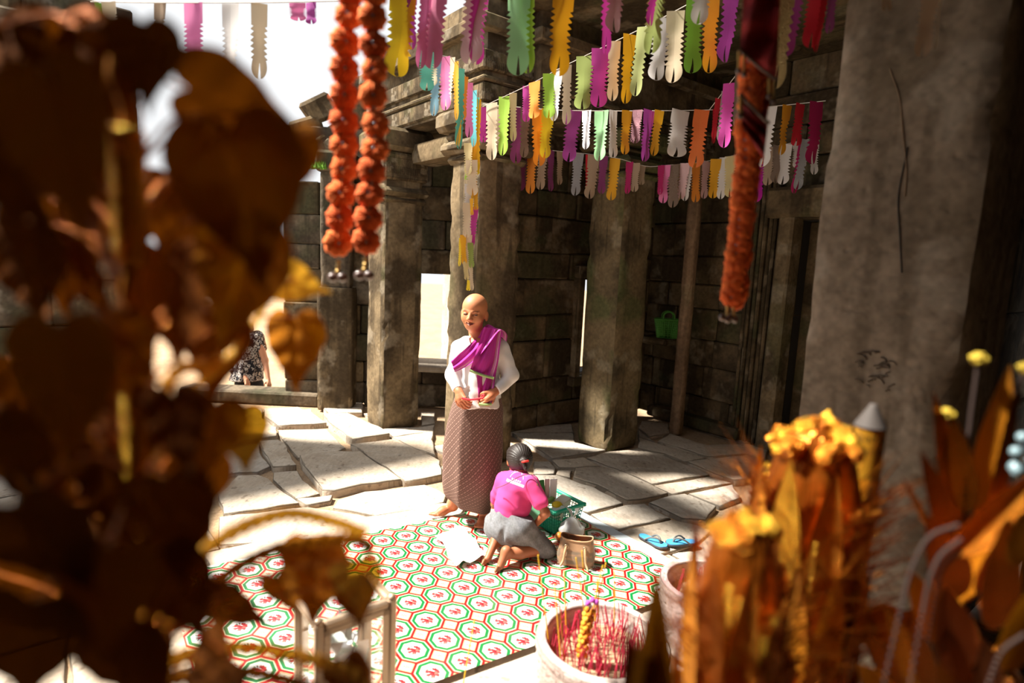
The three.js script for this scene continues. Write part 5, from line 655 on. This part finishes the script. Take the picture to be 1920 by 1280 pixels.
{ // visitor in the doorway
  const D = 6.75, J = (x, y, dz = 0) => W(x, y, D - dz), o = thing('person', 'woman in leopard print blouse and black trousers standing in the doorway', 'person'), sk = () => lin(190, 132, 100), g0 = -0.56, parts = [];
  const X = J(466, 640).x, head = blend([ball(J(463, 568, 0), 0.075, 0.1, 0.088), cone(J(464, 590), J(467, 617), 0.048, 0.05), ball(J(472, 575, 0.03), 0.03, 0.05, 0.05)], 0.02); { const b = boundsOf([J(463, 560), J(467, 617)], 0.14); parts.push(netMesh(head, b.min, b.max, 0.012, sk)); }
  for (const s of [-1, 1]) { const sh = J(s > 0 ? 484 : 452, 632, s * 0.02), el = J(s > 0 ? 497 : 446, 675, 0.06), wr = J(s > 0 ? 503 : 462, 712, 0.16), f = hand(wr, V(0.3, -0.6, 0.4), V(0.6, 0.3, 0.3), s, 0.95, 0.6), A = blend([cone(sh, el, 0.045, 0.036), cone(el, wr, 0.035, 0.025)], 0.02), b = boundsOf([sh, el, wr], 0.11); parts.push(netMesh((x, y, z) => smin(A(x, y, z), f(x, y, z), 0.01), b.min, b.max, 0.01, sk)); }
  for (const s of [-1, 1]) { const an = V(X + s * 0.08, g0 + 0.08, -D), F = blend([cone(V(X + s * 0.08, g0 + 0.3, -D), an, 0.05, 0.035), cone(an, an.clone().add(V(0.02, -0.035, 0.14)), 0.038, 0.026)], 0.02), b = boundsOf([an.clone().add(V(0, 0.25, 0)), an.clone().add(V(0, -0.05, 0.16))], 0.06); parts.push(netMesh(F, b.min, b.max, 0.014, sk)); }
  mesh('body', mergeIdx(parts), skinMat, o);
  mesh('hair', at(new THREE.SphereGeometry(1, 20, 14), J(461, 563).x, J(461, 563).y, -D - 0.02, 0, 0, 0, V(0.088, 0.105, 0.095)), phys([0.02, 0.014, 0.012], 0.45), o);
  const spots = canvasTex(256, 256, (c, w) => { c.fillStyle = '#14121a'; c.fillRect(0, 0, w, w); const r = rng(6); for (let k = 0; k < 150; k++) { c.strokeStyle = ['#c9bcae', '#a08c82', '#d8d2cc'][k % 3]; c.lineWidth = 5; c.beginPath(); c.arc(r() * w, r() * w, 7 + r() * 7, r() * 6, r() * 6 + 3.4); c.stroke(); } });
  const bl = blend([cone(J(452, 634), J(482, 632), 0.075, 0.075), cone(J(467, 645), J(467, 690), 0.13, 0.15), cone(J(467, 690), J(463, 712), 0.15, 0.19), chain([[J(484, 632), 0.065], [J(490, 652, 0.02), 0.06]], 0.02), chain([[J(450, 634), 0.065], [J(446, 655, 0.02), 0.06]], 0.02), ball(J(444, 690), 0.07, 0.06, 0.12)], 0.03), hy = J(466, 711).y, bf = (x, y, z) => Math.max(bl(x, y, z) + 0.004 * Math.sin(x * 60 + z * 40), hy - y), b = boundsOf([J(430, 612, 0.2), J(505, 612, -0.2), J(430, 725), J(505, 725)], 0.06);
  const bg = netMesh(bf, b.min, b.max, 0.011); boxUV(bg, 0.32); mesh('blouse', bg, cloth([1, 1, 1], { map: spots }), o).userData.label = 'black and white leopard print blouse';
  const tr = blend([cone(J(466, 705), J(466, 718), 0.14, 0.14), ...[-1, 1].map(s => cone(V(X + s * 0.075, J(466, 720).y, -D), V(X + s * 0.08, g0 + 0.12, -D), 0.09, 0.06))], 0.03), tb = boundsOf([J(440, 705), J(495, 705), V(X, g0 + 0.1, -D)], 0.16); mesh('trousers', netMesh(tr, tb.min, tb.max, 0.014), cloth([0.012, 0.012, 0.014]), o);
}

// ---------- altar and gold offerings in the shrine room ----------
const ALT = 0.56;
{ const o = thing('altar_table', 'low wooden altar table carrying the gold offerings', 'table', V(0, 0, -0.62)); mesh('top', at(chamferBox(3.2, 0.05, 1.2, 0.01, 0, rng(2)), 0.1, ALT - 0.025, 0), M.wood, o); for (const x of [-1.35, 1.55]) for (const z of [-0.5, 0.5]) mesh('leg', at(chamferBox(0.07, ALT - 0.05, 0.07, 0.006, 0, rng(2)), x, (ALT - 0.05) / 2, z), M.wood, o); }
const foilBump = texture(256, (u, v) => { const a = fbm(u, v, 10, 10, 4, 41), b = fbm(u, v, 40, 6, 2, 51); const h = Math.abs(a - 0.5) * 1.2 + b * 0.4; return [h, h, h]; }, false);
const foil = (c, rough = 0.28, o = {}) => phys(c, rough, { metalness: 0.8, side: THREE.DoubleSide, bumpMap: foilBump, bumpScale: 0.008, ...o });
const gilt = c => phys(c, 0.95, { transmission: 0.16, thickness: 0, specularIntensity: 0.3, clearcoat: 0.15, clearcoatRoughness: 0.25, side: THREE.DoubleSide, bumpMap: foilBump, bumpScale: 0.003 });
const G = { leaf: [gilt([0.42, 0.13, 0.003]), gilt([0.54, 0.19, 0.004]), gilt([0.22, 0.062, 0.002])], blade: gilt([0.7, 0.27, 0.01]), bright: foil([0.85, 0.43, 0.035], 0.22), amber: foil([0.62, 0.2, 0.014], 0.26), deep: foil([0.38, 0.095, 0.008], 0.28), ribbon: phys([1, 0.52, 0.04], 0.9, { clearcoat: 0.8, clearcoatRoughness: 0.15, transmission: 0.4, thickness: 0, side: THREE.DoubleSide }), grey: foil([0.4, 0.36, 0.3], 0.4), holo: phys([0.9, 0.5, 0.03], 0.55, { transmission: 0.25, thickness: 0, clearcoat: 1, clearcoatRoughness: 0.15, iridescence: 1, iridescenceIOR: 1.8, iridescenceThicknessRange: [200, 600], side: THREE.DoubleSide, bumpMap: sparkle, bumpScale: 0.003 }) };
function heartGeo(seed) {                      // bodhi leaf about 1 wide, base notch at the top, drip tip below
  const r = rng(seed), pts = [[0, 0.36], [0.1, 0.47], [0.27, 0.5], [0.43, 0.38], [0.5, 0.16], [0.44, -0.1], [0.3, -0.34], [0.14, -0.55], [0.05, -0.74], [0, -0.9]], L = [...pts.map(p => V(p[0], p[1], 0))], half = new THREE.CatmullRomCurve3(L).getPoints(30), out = [...half, ...half.slice(1, -1).reverse().map(p => V(-p.x, p.y, 0))], N = out.length, R = 7, pos = [], idx = [], uv = [], cup = (r() - 0.5) * 0.9, tw = (r() - 0.5) * 0.8;
  for (let i = 0; i <= R; i++) for (const p of out) { const s = i / R, x = p.x * s, y = p.y * s - 0.02 * (1 - s); pos.push(x, y, cup * x * x + tw * x * y + 0.18 * cup * y * y + 0.02 * Math.sin(y * 16 + Math.abs(x) * 8) * s - 0.1 * Math.exp(-x * x * 300) * 0.2); uv.push(x + 0.5, y); }
  for (let i = 0; i < R; i++) for (let j = 0; j < N; j++) { const a = i * N + j, b = i * N + (j + 1) % N; idx.push(a, a + N, b, b, a + N, b + N); }
  return geoFrom(pos, idx, uv);
}
const hearts = [3, 5, 8, 13, 21].map(heartGeo);
{ // tree of gilt bodhi leaves
  const tx = W(258, 700, 0.56), o = thing('gold_leaf_tree', 'gilt bodhi tree of heart shaped foil leaves on curling stems', 'ornament', V(tx.x, ALT, tx.z)), r = rng(91), off = o.position, P = (x, y, d) => W(x, y, d).sub(off);
  mesh('vase', new THREE.LatheGeometry([[0, 0], [0.07, 0], [0.085, 0.06], [0.06, 0.16], [0.04, 0.22], [0.055, 0.26], [0.05, 0.262], [0.03, 0.2], [0, 0.2]].map(p => new THREE.Vector2(...p)), 40), G.deep, o);
  const top = W(268, 60, 0.56).y - ALT, trunk = []; for (let k = 0; k <= 60; k++) trunk.push(V(0.004 * Math.sin(k * 1.7), 0.15 + (top - 0.15) * k / 60, 0.004 * Math.cos(k * 1.3))); mesh('trunk', tube(trunk, 0.0085, 120, 8), G.leaf[1], o);
  const ringG = new THREE.TorusGeometry(0.0105, 0.0055, 6, 14).rotateX(Math.PI / 2); for (const [y0, y1] of [[250, 500], [690, 900]]) { const n = 22; for (let k = 0; k < n; k++) { const p = P(258, mix(y0, y1, k / n), 0.56); mesh('coil', at(ringG, 0, p.y, 0), G.bright, o); } }
  const arm = (pts, rad, mat) => mesh('branch', tube(pts.map(q => P(...q)), rad, 60, 7), mat, o);
  // ribbed foil branches
  const ribbed = (pts, w, mat) => { const c = new THREE.CatmullRomCurve3(pts.map(q => P(...q))), n = 70, pos = [], idx = [], uv = []; for (let i = 0; i <= n; i++) { const p = c.getPoint(i / n), t = c.getTangent(i / n), s = V(0, 0, 1).cross(t).normalize(), wd = w * (0.85 + 0.15 * Math.sin(i * 1.9)); for (let j = 0; j <= 6; j++) { const a = (j / 6 - 0.5) * 2.6; const q = p.clone().addScaledVector(s, Math.sin(a) * wd).addScaledVector(V(0, 0, 1), Math.cos(a) * wd * 0.6 + 0.002 * Math.sin(i * 1.9)); pos.push(q.x, q.y, q.z); uv.push(i / n * 4, j / 6); } } for (let i = 0; i < n; i++) for (let j = 0; j < 6; j++) { const a = i * 7 + j; idx.push(a, a + 7, a + 1, a + 1, a + 7, a + 8); } return mesh('branch', geoFrom(pos, idx, uv), mat, o); };
  ribbed([[258, 1200, 0.62], [330, 1085, 0.6], [440, 995, 0.6], [540, 962, 0.62], [630, 978, 0.64], [688, 1000, 0.66]], 0.0105, G.ribbon); ribbed([[258, 1260, 0.62], [340, 1150, 0.62], [450, 1060, 0.63], [560, 1016, 0.64], [670, 1012, 0.66], [700, 1030, 0.66]], 0.0095, G.leaf[1]);
  ribbed([[258, 1300, 0.6], [330, 1235, 0.6], [440, 1212, 0.6], [560, 1228, 0.6], [660, 1262, 0.6], [730, 1320, 0.6]], 0.012, G.ribbon); ribbed([[200, 1330, 0.55], [330, 1270, 0.55], [460, 1258, 0.55], [600, 1290, 0.56]], 0.011, G.leaf[1]);
  ribbed([[258, 640, 0.62], [230, 560, 0.6], [205, 490, 0.58], [190, 450, 0.56]], 0.007, G.amber); ribbed([[258, 780, 0.62], [340, 740, 0.62], [420, 680, 0.64], [480, 600, 0.68], [520, 540, 0.74], [556, 520, 0.78]], 0.006, G.ribbon); ribbed([[258, 420, 0.62], [330, 330, 0.62], [400, 260, 0.62], [450, 230, 0.62]], 0.006, G.amber); ribbed([[258, 860, 0.62], [340, 690, 0.6], [400, 690, 0.6], [420, 668, 0.6]], 0.008, G.ribbon); ribbed([[258, 560, 0.62], [180, 420, 0.5], [120, 260, 0.45]], 0.005, G.deep); ribbed([[258, 900, 0.62], [170, 780, 0.52], [110, 640, 0.5]], 0.005, G.deep); ribbed([[258, 1150, 0.62], [160, 1080, 0.5], [60, 1000, 0.5]], 0.005, G.deep);
  // px, py, width px, roll, depth, material, tilt
  const Ls = [[105, 235, 250, 0.15, 0.42, 0, 0.2], [270, 95, 130, 0.05, 0.5, 2, 0.5], [205, 130, 150, -0.5, 0.56, 2, 0.3], [420, 195, 175, 1.25, 0.58, 2, 0.9], [450, 335, 250, 0.2, 0.56, 0, 0.2], [545, 290, 120, -0.1, 0.6, 1, 0.3], [455, 500, 195, -0.28, 0.58, 1, 0.1], [320, 545, 190, 0.1, 0.6, 2, 0.2], [360, 420, 170, -0.2, 0.66, 2, 0.3], [120, 700, 240, 0.05, 0.44, 1, 0.15], [215, 660, 160, 0.4, 0.54, 0, 0.3], [60, 480, 170, -0.3, 0.5, 2, 0.4], [551, 640, 122, 0.02, 0.8, 1, 0.1], [548, 528, 84, 1.3, 0.78, 9, 0.8], [452, 808, 110, 0.1, 0.62, 7, 0.2], [395, 800, 140, -0.2, 0.56, 1, 0.3], [330, 790, 150, 0.2, 0.5, 2, 0.3], [200, 1095, 210, -0.1, 0.42, 0, 0.2], [420, 1140, 130, 1.0, 0.6, 2, 0.6], [588, 1070, 150, -0.02, 0.68, 0, 0.2], [532, 1105, 90, 0.5, 0.66, 1, 0.6], [615, 1052, 100, 0.9, 0.72, 8, 0.9], [672, 1085, 108, 0.08, 0.66, 7, 0.15], [665, 1118, 90, 0.2, 0.69, 2, 0.2], [80, 1000, 220, 0.4, 0.4, 2, 0.4], [60, 1190, 230, -0.2, 0.4, 2, 0.3], [320, 960, 190, 0.1, 0.5, 2, 0.2], [330, 1090, 170, 0.4, 0.5, 2, 0.4], [20, 330, 160, 0.6, 0.48, 2, 0.4], [30, 830, 130, 0.7, 0.46, 2, 0.5], [150, 500, 140, 0.3, 0.64, 2, 0.5], [250, 380, 150, -0.3, 0.7, 2, 0.3], [400, 640, 150, -0.1, 0.66, 2, 0.2], [210, 900, 190, 0.2, 0.56, 2, 0.2], [400, 1250, 160, -0.8, 0.52, 2, 0.6], [250, 1240, 180, 0.3, 0.46, 2, 0.4], [130, 860, 160, 0.1, 0.6, 2, 0.3], [20, 120, 170, 0.2, 0.6, 2, 0.4], [660, 1275, 120, 0.5, 0.6, 2, 0.5]];
  for (let k = 0; k < 18; k++) Ls.push([r() * 330, 800 + r() * 470, 150 + r() * 80, r() - 0.5, 0.5 + r() * 0.25, 2, 0.4]); for (let k = 0; k < 9; k++) Ls.push([r() * 210, 60 + r() * 700, 130 + r() * 70, r() - 0.5, 0.6 + r() * 0.15, 2, 0.4]);
  const mats = [...G.leaf, null, null, null, null, G.holo, G.grey, G.ribbon];
  for (const [x, y, w, roll, d, m, tilt] of Ls) {
    const q = mesh('leaf', hearts[Math.floor(r() * 5)], mats[m], o), s = w * d / FOCAL, p = P(x, y, d); q.position.copy(p); q.rotation.set(tilt * (r() - 0.3), (r() - 0.5) * 0.9 * tilt * 2, roll, 'YXZ'); q.scale.setScalar(s); if (m === 7) q.userData.label = 'glittering rainbow foil leaf';
    const b = V(0, 0.38, 0), anchor = V(0, p.y / s * 0 + 0, 0); q.updateMatrix(); const notch = b.applyMatrix4(q.matrix), tr = V(0, Math.min(top - 0.02, Math.max(0.25, notch.y - 0.05)), 0); const st = mesh('stalk', tube([notch, notch.clone().lerp(tr, 0.5).add(V(0, 0.03, 0)), tr], 0.0018, 14, 5), G.deep, o);
  }
}
// ---------- gold cones, spear leaves, beaded stems ----------
const spearGeo = (() => { const pos = [], idx = [], uv = [], N = 24; for (let i = 0; i <= N; i++) { const t = i / N, w = 0.5 * Math.pow(Math.sin(Math.PI * Math.pow(t, 0.75)), 0.8) * (1 - 0.1 * t) + 0.04 * (1 - t), b = 0.25 * t * t; for (const k of [-1, -0.5, 0, 0.5, 1]) { pos.push(k * w, t, b + Math.abs(k) * w * 0.45); uv.push(k, t * 5); } } for (let i = 0; i < N; i++) for (let k = 0; k < 4; k++) { const a = i * 5 + k; idx.push(a, a + 1, a + 5, a + 1, a + 6, a + 5); } return geoFrom(pos, idx, uv); })();
function spear(parent, off, x0, y0, x1, y1, d, wpx, mat, name = 'spear_leaf', tw = 0) { const a = W(x0, y0, d), b = W(x1, y1, d), L = a.distanceTo(b), m = mesh(name, spearGeo, mat, parent); m.position.copy(a).sub(off); m.quaternion.setFromUnitVectors(V(0, 1, 0), b.clone().sub(a).normalize()).multiply(new THREE.Quaternion().setFromAxisAngle(V(0, 1, 0), tw)); const s = wpx * d / FOCAL; m.scale.set(s, L, s * 0.6); return m; }
function goldCone(lab, px, topPy, d, rad, seed) {
  const top = W(px, topPy, d), o = thing('gold_foil_cone', lab, 'ornament', V(top.x, ALT, top.z)), r = rng(seed), H = top.y - ALT;
  mesh('core', new THREE.LatheGeometry([[0, 0], [rad * 1.1, 0], [rad * 1.05, H * 0.5], [rad * 0.95, H * 0.8], [rad * 0.6, H * 0.95], [0, H * 0.98]].map(p => new THREE.Vector2(...p)), 36), G.deep, o);
  mesh('base', new THREE.LatheGeometry([[0, 0.001], [rad * 1.5, 0.001], [rad * 1.6, 0.05], [rad * 1.2, 0.12], [rad * 1.15, 0.12]].map(p => new THREE.Vector2(...p)), 36), G.amber, o);
  const tiers = 5; for (let t = 0; t < tiers; t++) { const n = 11; for (let k = 0; k < n; k++) { const a = (k + (t % 2) * 0.5) / n * 6.283 + r() * 0.1, y0 = H * (0.1 + 0.165 * t), L = H * 0.3 * (0.9 + r() * 0.25), m = mesh('petal', spearGeo, [G.amber, G.deep, G.leaf[1], G.bright][Math.floor(r() * (t > 2 ? 4 : 3.2))], o), rr = rad * (1.04 - 0.05 * t); m.position.set(Math.sin(a) * rr, y0, Math.cos(a) * rr); m.rotation.set(t === tiers - 1 ? -0.35 : 0.06, a, 0, 'YXZ'); m.scale.set(rad * 0.62, Math.min(L, H - y0), rad * 0.35); } }
  for (let k = 0; k < 26; k++) { const a = r() * 6.283, q = r() * rad * 0.85, g = new THREE.IcosahedronGeometry(rad * (0.12 + r() * 0.14), 1), e = g.attributes.position; for (let i = 0; i < e.count; i++) { const n = 1 + 0.5 * noise3(e.getX(i) * 90 + k * 7, e.getY(i) * 90, e.getZ(i) * 90); e.setXYZ(i, e.getX(i) * n, e.getY(i) * n * 1.2, e.getZ(i) * n); } g.computeVertexNormals(); const m = mesh('crumpled_foil', g, r() < 0.6 ? G.bright : G.amber, o); m.position.set(Math.sin(a) * q, H * 0.96 - q * 0.5 + r() * 0.02, Math.cos(a) * q); }
  for (let k = 0; k < 9; k++) { const a = r() * 6.283, m = mesh('foil_chain', join(Array.from({ length: 9 }, (_, j) => at(new THREE.SphereGeometry(rad * 0.06, 7, 5), 0, -j * rad * 0.17, 0))), G.bright, o); m.position.set(Math.sin(a) * rad * 1.06, H * (0.75 + r() * 0.15), Math.cos(a) * rad * 1.06); }
  const needles = []; for (let k = 0; k < 420; k++) { const a = r() * 6.283, y = H * (0.42 + r() * 0.42), L = rad * (0.9 + r() * 1.0); const up = 0.5 + r() * 0.6, g = new THREE.ConeGeometry(0.0022, L, 3); g.translate(0, L / 2, 0); g.rotateX(1.57 - up); g.rotateY(a); g.translate(Math.sin(a) * rad * 0.9, y, Math.cos(a) * rad * 0.9); needles.push(g); }
  const nm = mesh('foil_fringe', join(needles), G.amber, o); nm.userData.kind = 'stuff'; return o;
}
goldCone('tall gold foil cone with crumpled crown beside the lettered gilt tube', 1540, 772, 0.98, 0.088, 101);
goldCone('shorter gold foil cone with crumpled crown behind the folded gold spear', 1400, 950, 0.78, 0.064, 102);
{ // tall folded spear
  const c = W(1205, 1280, 0.52), o = thing('gold_spear', 'single tall folded gold foil spear standing before the incense urn', 'ornament', V(c.x, ALT, c.z)), off = o.position; mesh('stem', at(new THREE.CylinderGeometry(0.012, 0.016, 0.72, 12), 0, 0.36, 0), G.deep, o);
  for (const [x0, y0, x1, y1, w, m, tw] of [[1200, 1640, 1216, 1040, 150, G.blade, 0.5], [1190, 1600, 1168, 1150, 100, G.deep, 0.5], [1230, 1600, 1232, 1120, 90, G.blade, -0.4], [1180, 1500, 1140, 1240, 60, G.deep, 0.2]]) spear(o, off, x0, y0, x1, y1, 0.52, w, m, 'folded_blade', tw);
}
{ // gilt tube with conical cap and lettering
  const t = W(1638, 757, 1.1), o = thing('gilt_tube', 'gilt tube with grey conical cap and dark lettering', 'container', V(t.x, ALT, t.z)), H = t.y - ALT, rad = 0.0265;
  const text = canvasTex(512, 256, (c, w, h) => { c.fillStyle = '#a8781c'; c.fillRect(0, 0, w, h); c.strokeStyle = '#33240c'; c.lineWidth = 5; c.fillStyle = '#7c5610'; c.fillRect(0, 2, w, 5); for (let row = 0; row < 2; row++) for (let k = 0; k < 14; k++) { const x = 14 + k * 36, y = 34 + row * 62; c.beginPath(); c.moveTo(x, y + 34); c.lineTo(x, y + 10); c.quadraticCurveTo(x + 6, y, x + 13, y + 9); c.lineTo(x + 13, y + 34); if (k % 3 !== 1) { c.quadraticCurveTo(x + 20, y + 40, x + 22, y + 30); c.lineTo(x + 22, y + 8); } c.stroke(); if (k % 2) { c.beginPath(); c.arc(x + 9, y - 6, 6, 3.1, 6.3); c.stroke(); } if (k % 4 === 2) { c.beginPath(); c.moveTo(x + 4, y + 40); c.lineTo(x + 14, y + 46); c.stroke(); } } });
  text.wrapS = THREE.RepeatWrapping; text.repeat.set(1, 1);
  mesh('tube', at(new THREE.CylinderGeometry(rad, rad, 0.1, 40, 1, true), 0, H - 0.093, 0), std([1, 1, 1], 0.4, { map: text, metalness: 0.4 }), o); mesh('lower_tube', at(new THREE.CylinderGeometry(rad, rad * 1.1, H - 0.143, 40), 0, (H - 0.143) / 2, 0), G.leaf[1], o);
  mesh('cap', new THREE.LatheGeometry([[0, H], [0.006, H], [0.0075, H - 0.004], [rad * 1.06, H - 0.042], [rad * 1.06, H - 0.046], [rad * 0.9, H - 0.046]].map(p => new THREE.Vector2(...p)), 40), std([0.055, 0.045, 0.04], 0.75), o);
}
function beadStem(off, o, pts, d, rad, tip) { const c = new THREE.CatmullRomCurve3(pts.map(([x, y, dd]) => W(x, y, dd ?? d).sub(off))), n = Math.max(10, Math.round(c.getLength() / (rad * 2.1))), l = []; for (let k = 0; k <= n; k++) { const p = c.getPoint(k / n); l.push(at(new THREE.SphereGeometry(rad, 7, 5), p.x, p.y, p.z)); } const st = mesh('beaded_stem', join(l), M.beadGrey ??= phys([0.045, 0.03, 0.026], 0.9, { specularIntensity: 0.2 }), o); if (tip) { const p = c.getPoint(1), g = new THREE.IcosahedronGeometry(tip, 2), e = g.attributes.position; for (let i = 0; i < e.count; i++) { const n2 = 1 + 0.3 * noise3(e.getX(i) * 300, e.getY(i) * 300, e.getZ(i) * 300); e.setXYZ(i, e.getX(i) * n2, e.getY(i) * n2 * 0.8, e.getZ(i) * n2); } g.computeVertexNormals(); mesh('yellow_tip', at(g, p.x, p.y, p.z), std([0.42, 0.29, 0.02], 0.8), o); } }
{ // bouquet of gold spear leaves and beaded stems
  const D = 0.88, c = W(1800, 1280, D), o = thing('gold_leaf_bouquet', 'bouquet of gold spear leaves and beaded stems with yellow tips', 'ornament', V(c.x, ALT, c.z)), off = o.position.clone(), r = rng(111);
  mesh('vase', new THREE.LatheGeometry([[0, 0], [0.08, 0], [0.1, 0.08], [0.075, 0.2], [0.09, 0.27], [0.08, 0.27], [0.06, 0.2], [0, 0.18]].map(p => new THREE.Vector2(...p)), 40), G.deep, o);
  for (const [x0, y0, x1, y1, w, m, dd, tw] of [[1800, 1010, 1740, 730, 60, G.amber, D, 0.3], [1815, 960, 1778, 770, 50, G.bright, D, 0], [1800, 1060, 1718, 840, 56, G.amber, D - 0.03, 0.2], [1740, 990, 1686, 896, 30, G.bright, D, 0.8], [1830, 960, 1890, 680, 56, G.leaf[1], D, -0.3], [1850, 1010, 1905, 700, 40, G.deep, D - 0.05, 0.2], [1790, 1040, 1960, 870, 70, G.amber, D - 0.06, -0.2], [1800, 1120, 1730, 960, 80, G.amber, D - 0.05, 0], [1770, 1130, 1850, 940, 90, G.leaf[1], D - 0.04, -0.3], [1830, 1110, 1930, 930, 90, G.deep, D - 0.08, 0.2], [1860, 1180, 1880, 960, 80, G.amber, D - 0.1, 0], [1760, 1200, 1690, 1060, 70, G.leaf[0], D - 0.06, 0.3], [1800, 1260, 1760, 1090, 90, G.deep, D - 0.1, 0], [1880, 1260, 1930, 1080, 90, G.leaf[1], D - 0.12, 0.1], [1720, 1290, 1650, 1130, 60, G.bright, D - 0.05, 0.4], [1745, 1300, 1700, 1150, 50, G.amber, D - 0.06, 0.2], [1690, 1290, 1620, 1180, 50, G.amber, D, 0.2], [1790, 1320, 1770, 1170, 70, G.leaf[2], D - 0.1, 0], [1900, 1060, 1925, 940, 60, G.bright, D - 0.12, 0], [1850, 1330, 1830, 1190, 80, G.deep, D - 0.14, 0.3], [1670, 1320, 1600, 1240, 60, G.leaf[1], D - 0.02, 0.3]]) spear(o, off, x0, y0, x1, y1, dd, w, m, 'spear_leaf', tw);
  beadStem(off, o, [[1800, 1100], [1812, 900], [1818, 800], [1835, 672]], D, 0.0032, 0.0115); beadStem(off, o, [[1790, 1080], [1772, 930], [1770, 850], [1775, 775]], D, 0.0032, 0.01); beadStem(off, o, [[1850, 1000], [1880, 840], [1895, 760], [1925, 690]], D, 0.0034, 0.0115); beadStem(off, o, [[1840, 1010], [1868, 870], [1890, 800], [1915, 740]], D, 0.0034, 0);
  beadStem(off, o, [[1655, 1290], [1690, 1140], [1712, 1060], [1745, 1005], [1795, 985]], 0.76, 0.0032, 0); beadStem(off, o, [[1705, 1290], [1730, 1150], [1745, 1080], [1765, 1040], [1800, 1012]], 0.74, 0.003, 0); beadStem(off, o, [[1740, 1200], [1755, 1120], [1770, 1060], [1800, 1035]], 0.76, 0.003, 0); beadStem(off, o, [[1850, 1290], [1880, 1220], [1920, 1190]], 0.72, 0.003, 0);
  for (let k = 0; k < 30; k++) { const x = 1640 + r() * 290, y = 1130 + r() * 200, m = mesh('foil_scrap', hearts[k % 5], [G.leaf[2], G.deep, G.amber][k % 3], o); m.position.copy(W(x, y, D + 0.02 + r() * 0.1)).sub(off); m.scale.setScalar(0.05 + r() * 0.03); m.rotation.set(r() * 2 - 1, r() * 2 - 1, r() * 6); }
}
{ // pale split reed lying against the pillar foot, iridescent bead cluster
  const a = W(1636, 1150, 1.05), b = W(1672, 1178, 1.0), m = tag(mesh('palm_strip', tube([a.clone().add(V(-0.08, 0.05, 0)), a, b, b.clone().add(V(0.1, -0.1, 0))], 0.009, 16, 5), std([0.62, 0.5, 0.3], 0.8)), 'pale folded palm strip between the gold cone and the bouquet', 'strip');
  const q = W(1908, 850, 0.8), o = thing('bead_cluster', 'cluster of pale blue glass beads hanging from the bouquet of gold spear leaves', 'beads', q), r = rng(5); for (let k = 0; k < 9; k++) { const s = mesh('glass_bead', sph, phys([0.2, 0.3, 0.34], 0.2, { clearcoat: 1 }), o); s.position.set((r() - 0.4) * 0.03, (r() - 0.5) * 0.05, r() * 0.01); s.scale.setScalar(0.006 + r() * 0.003); }
}

scene.traverse(o => { if (o.isMesh) o.castShadow = o.receiveShadow = true; });
renderer.render(scene, camera);
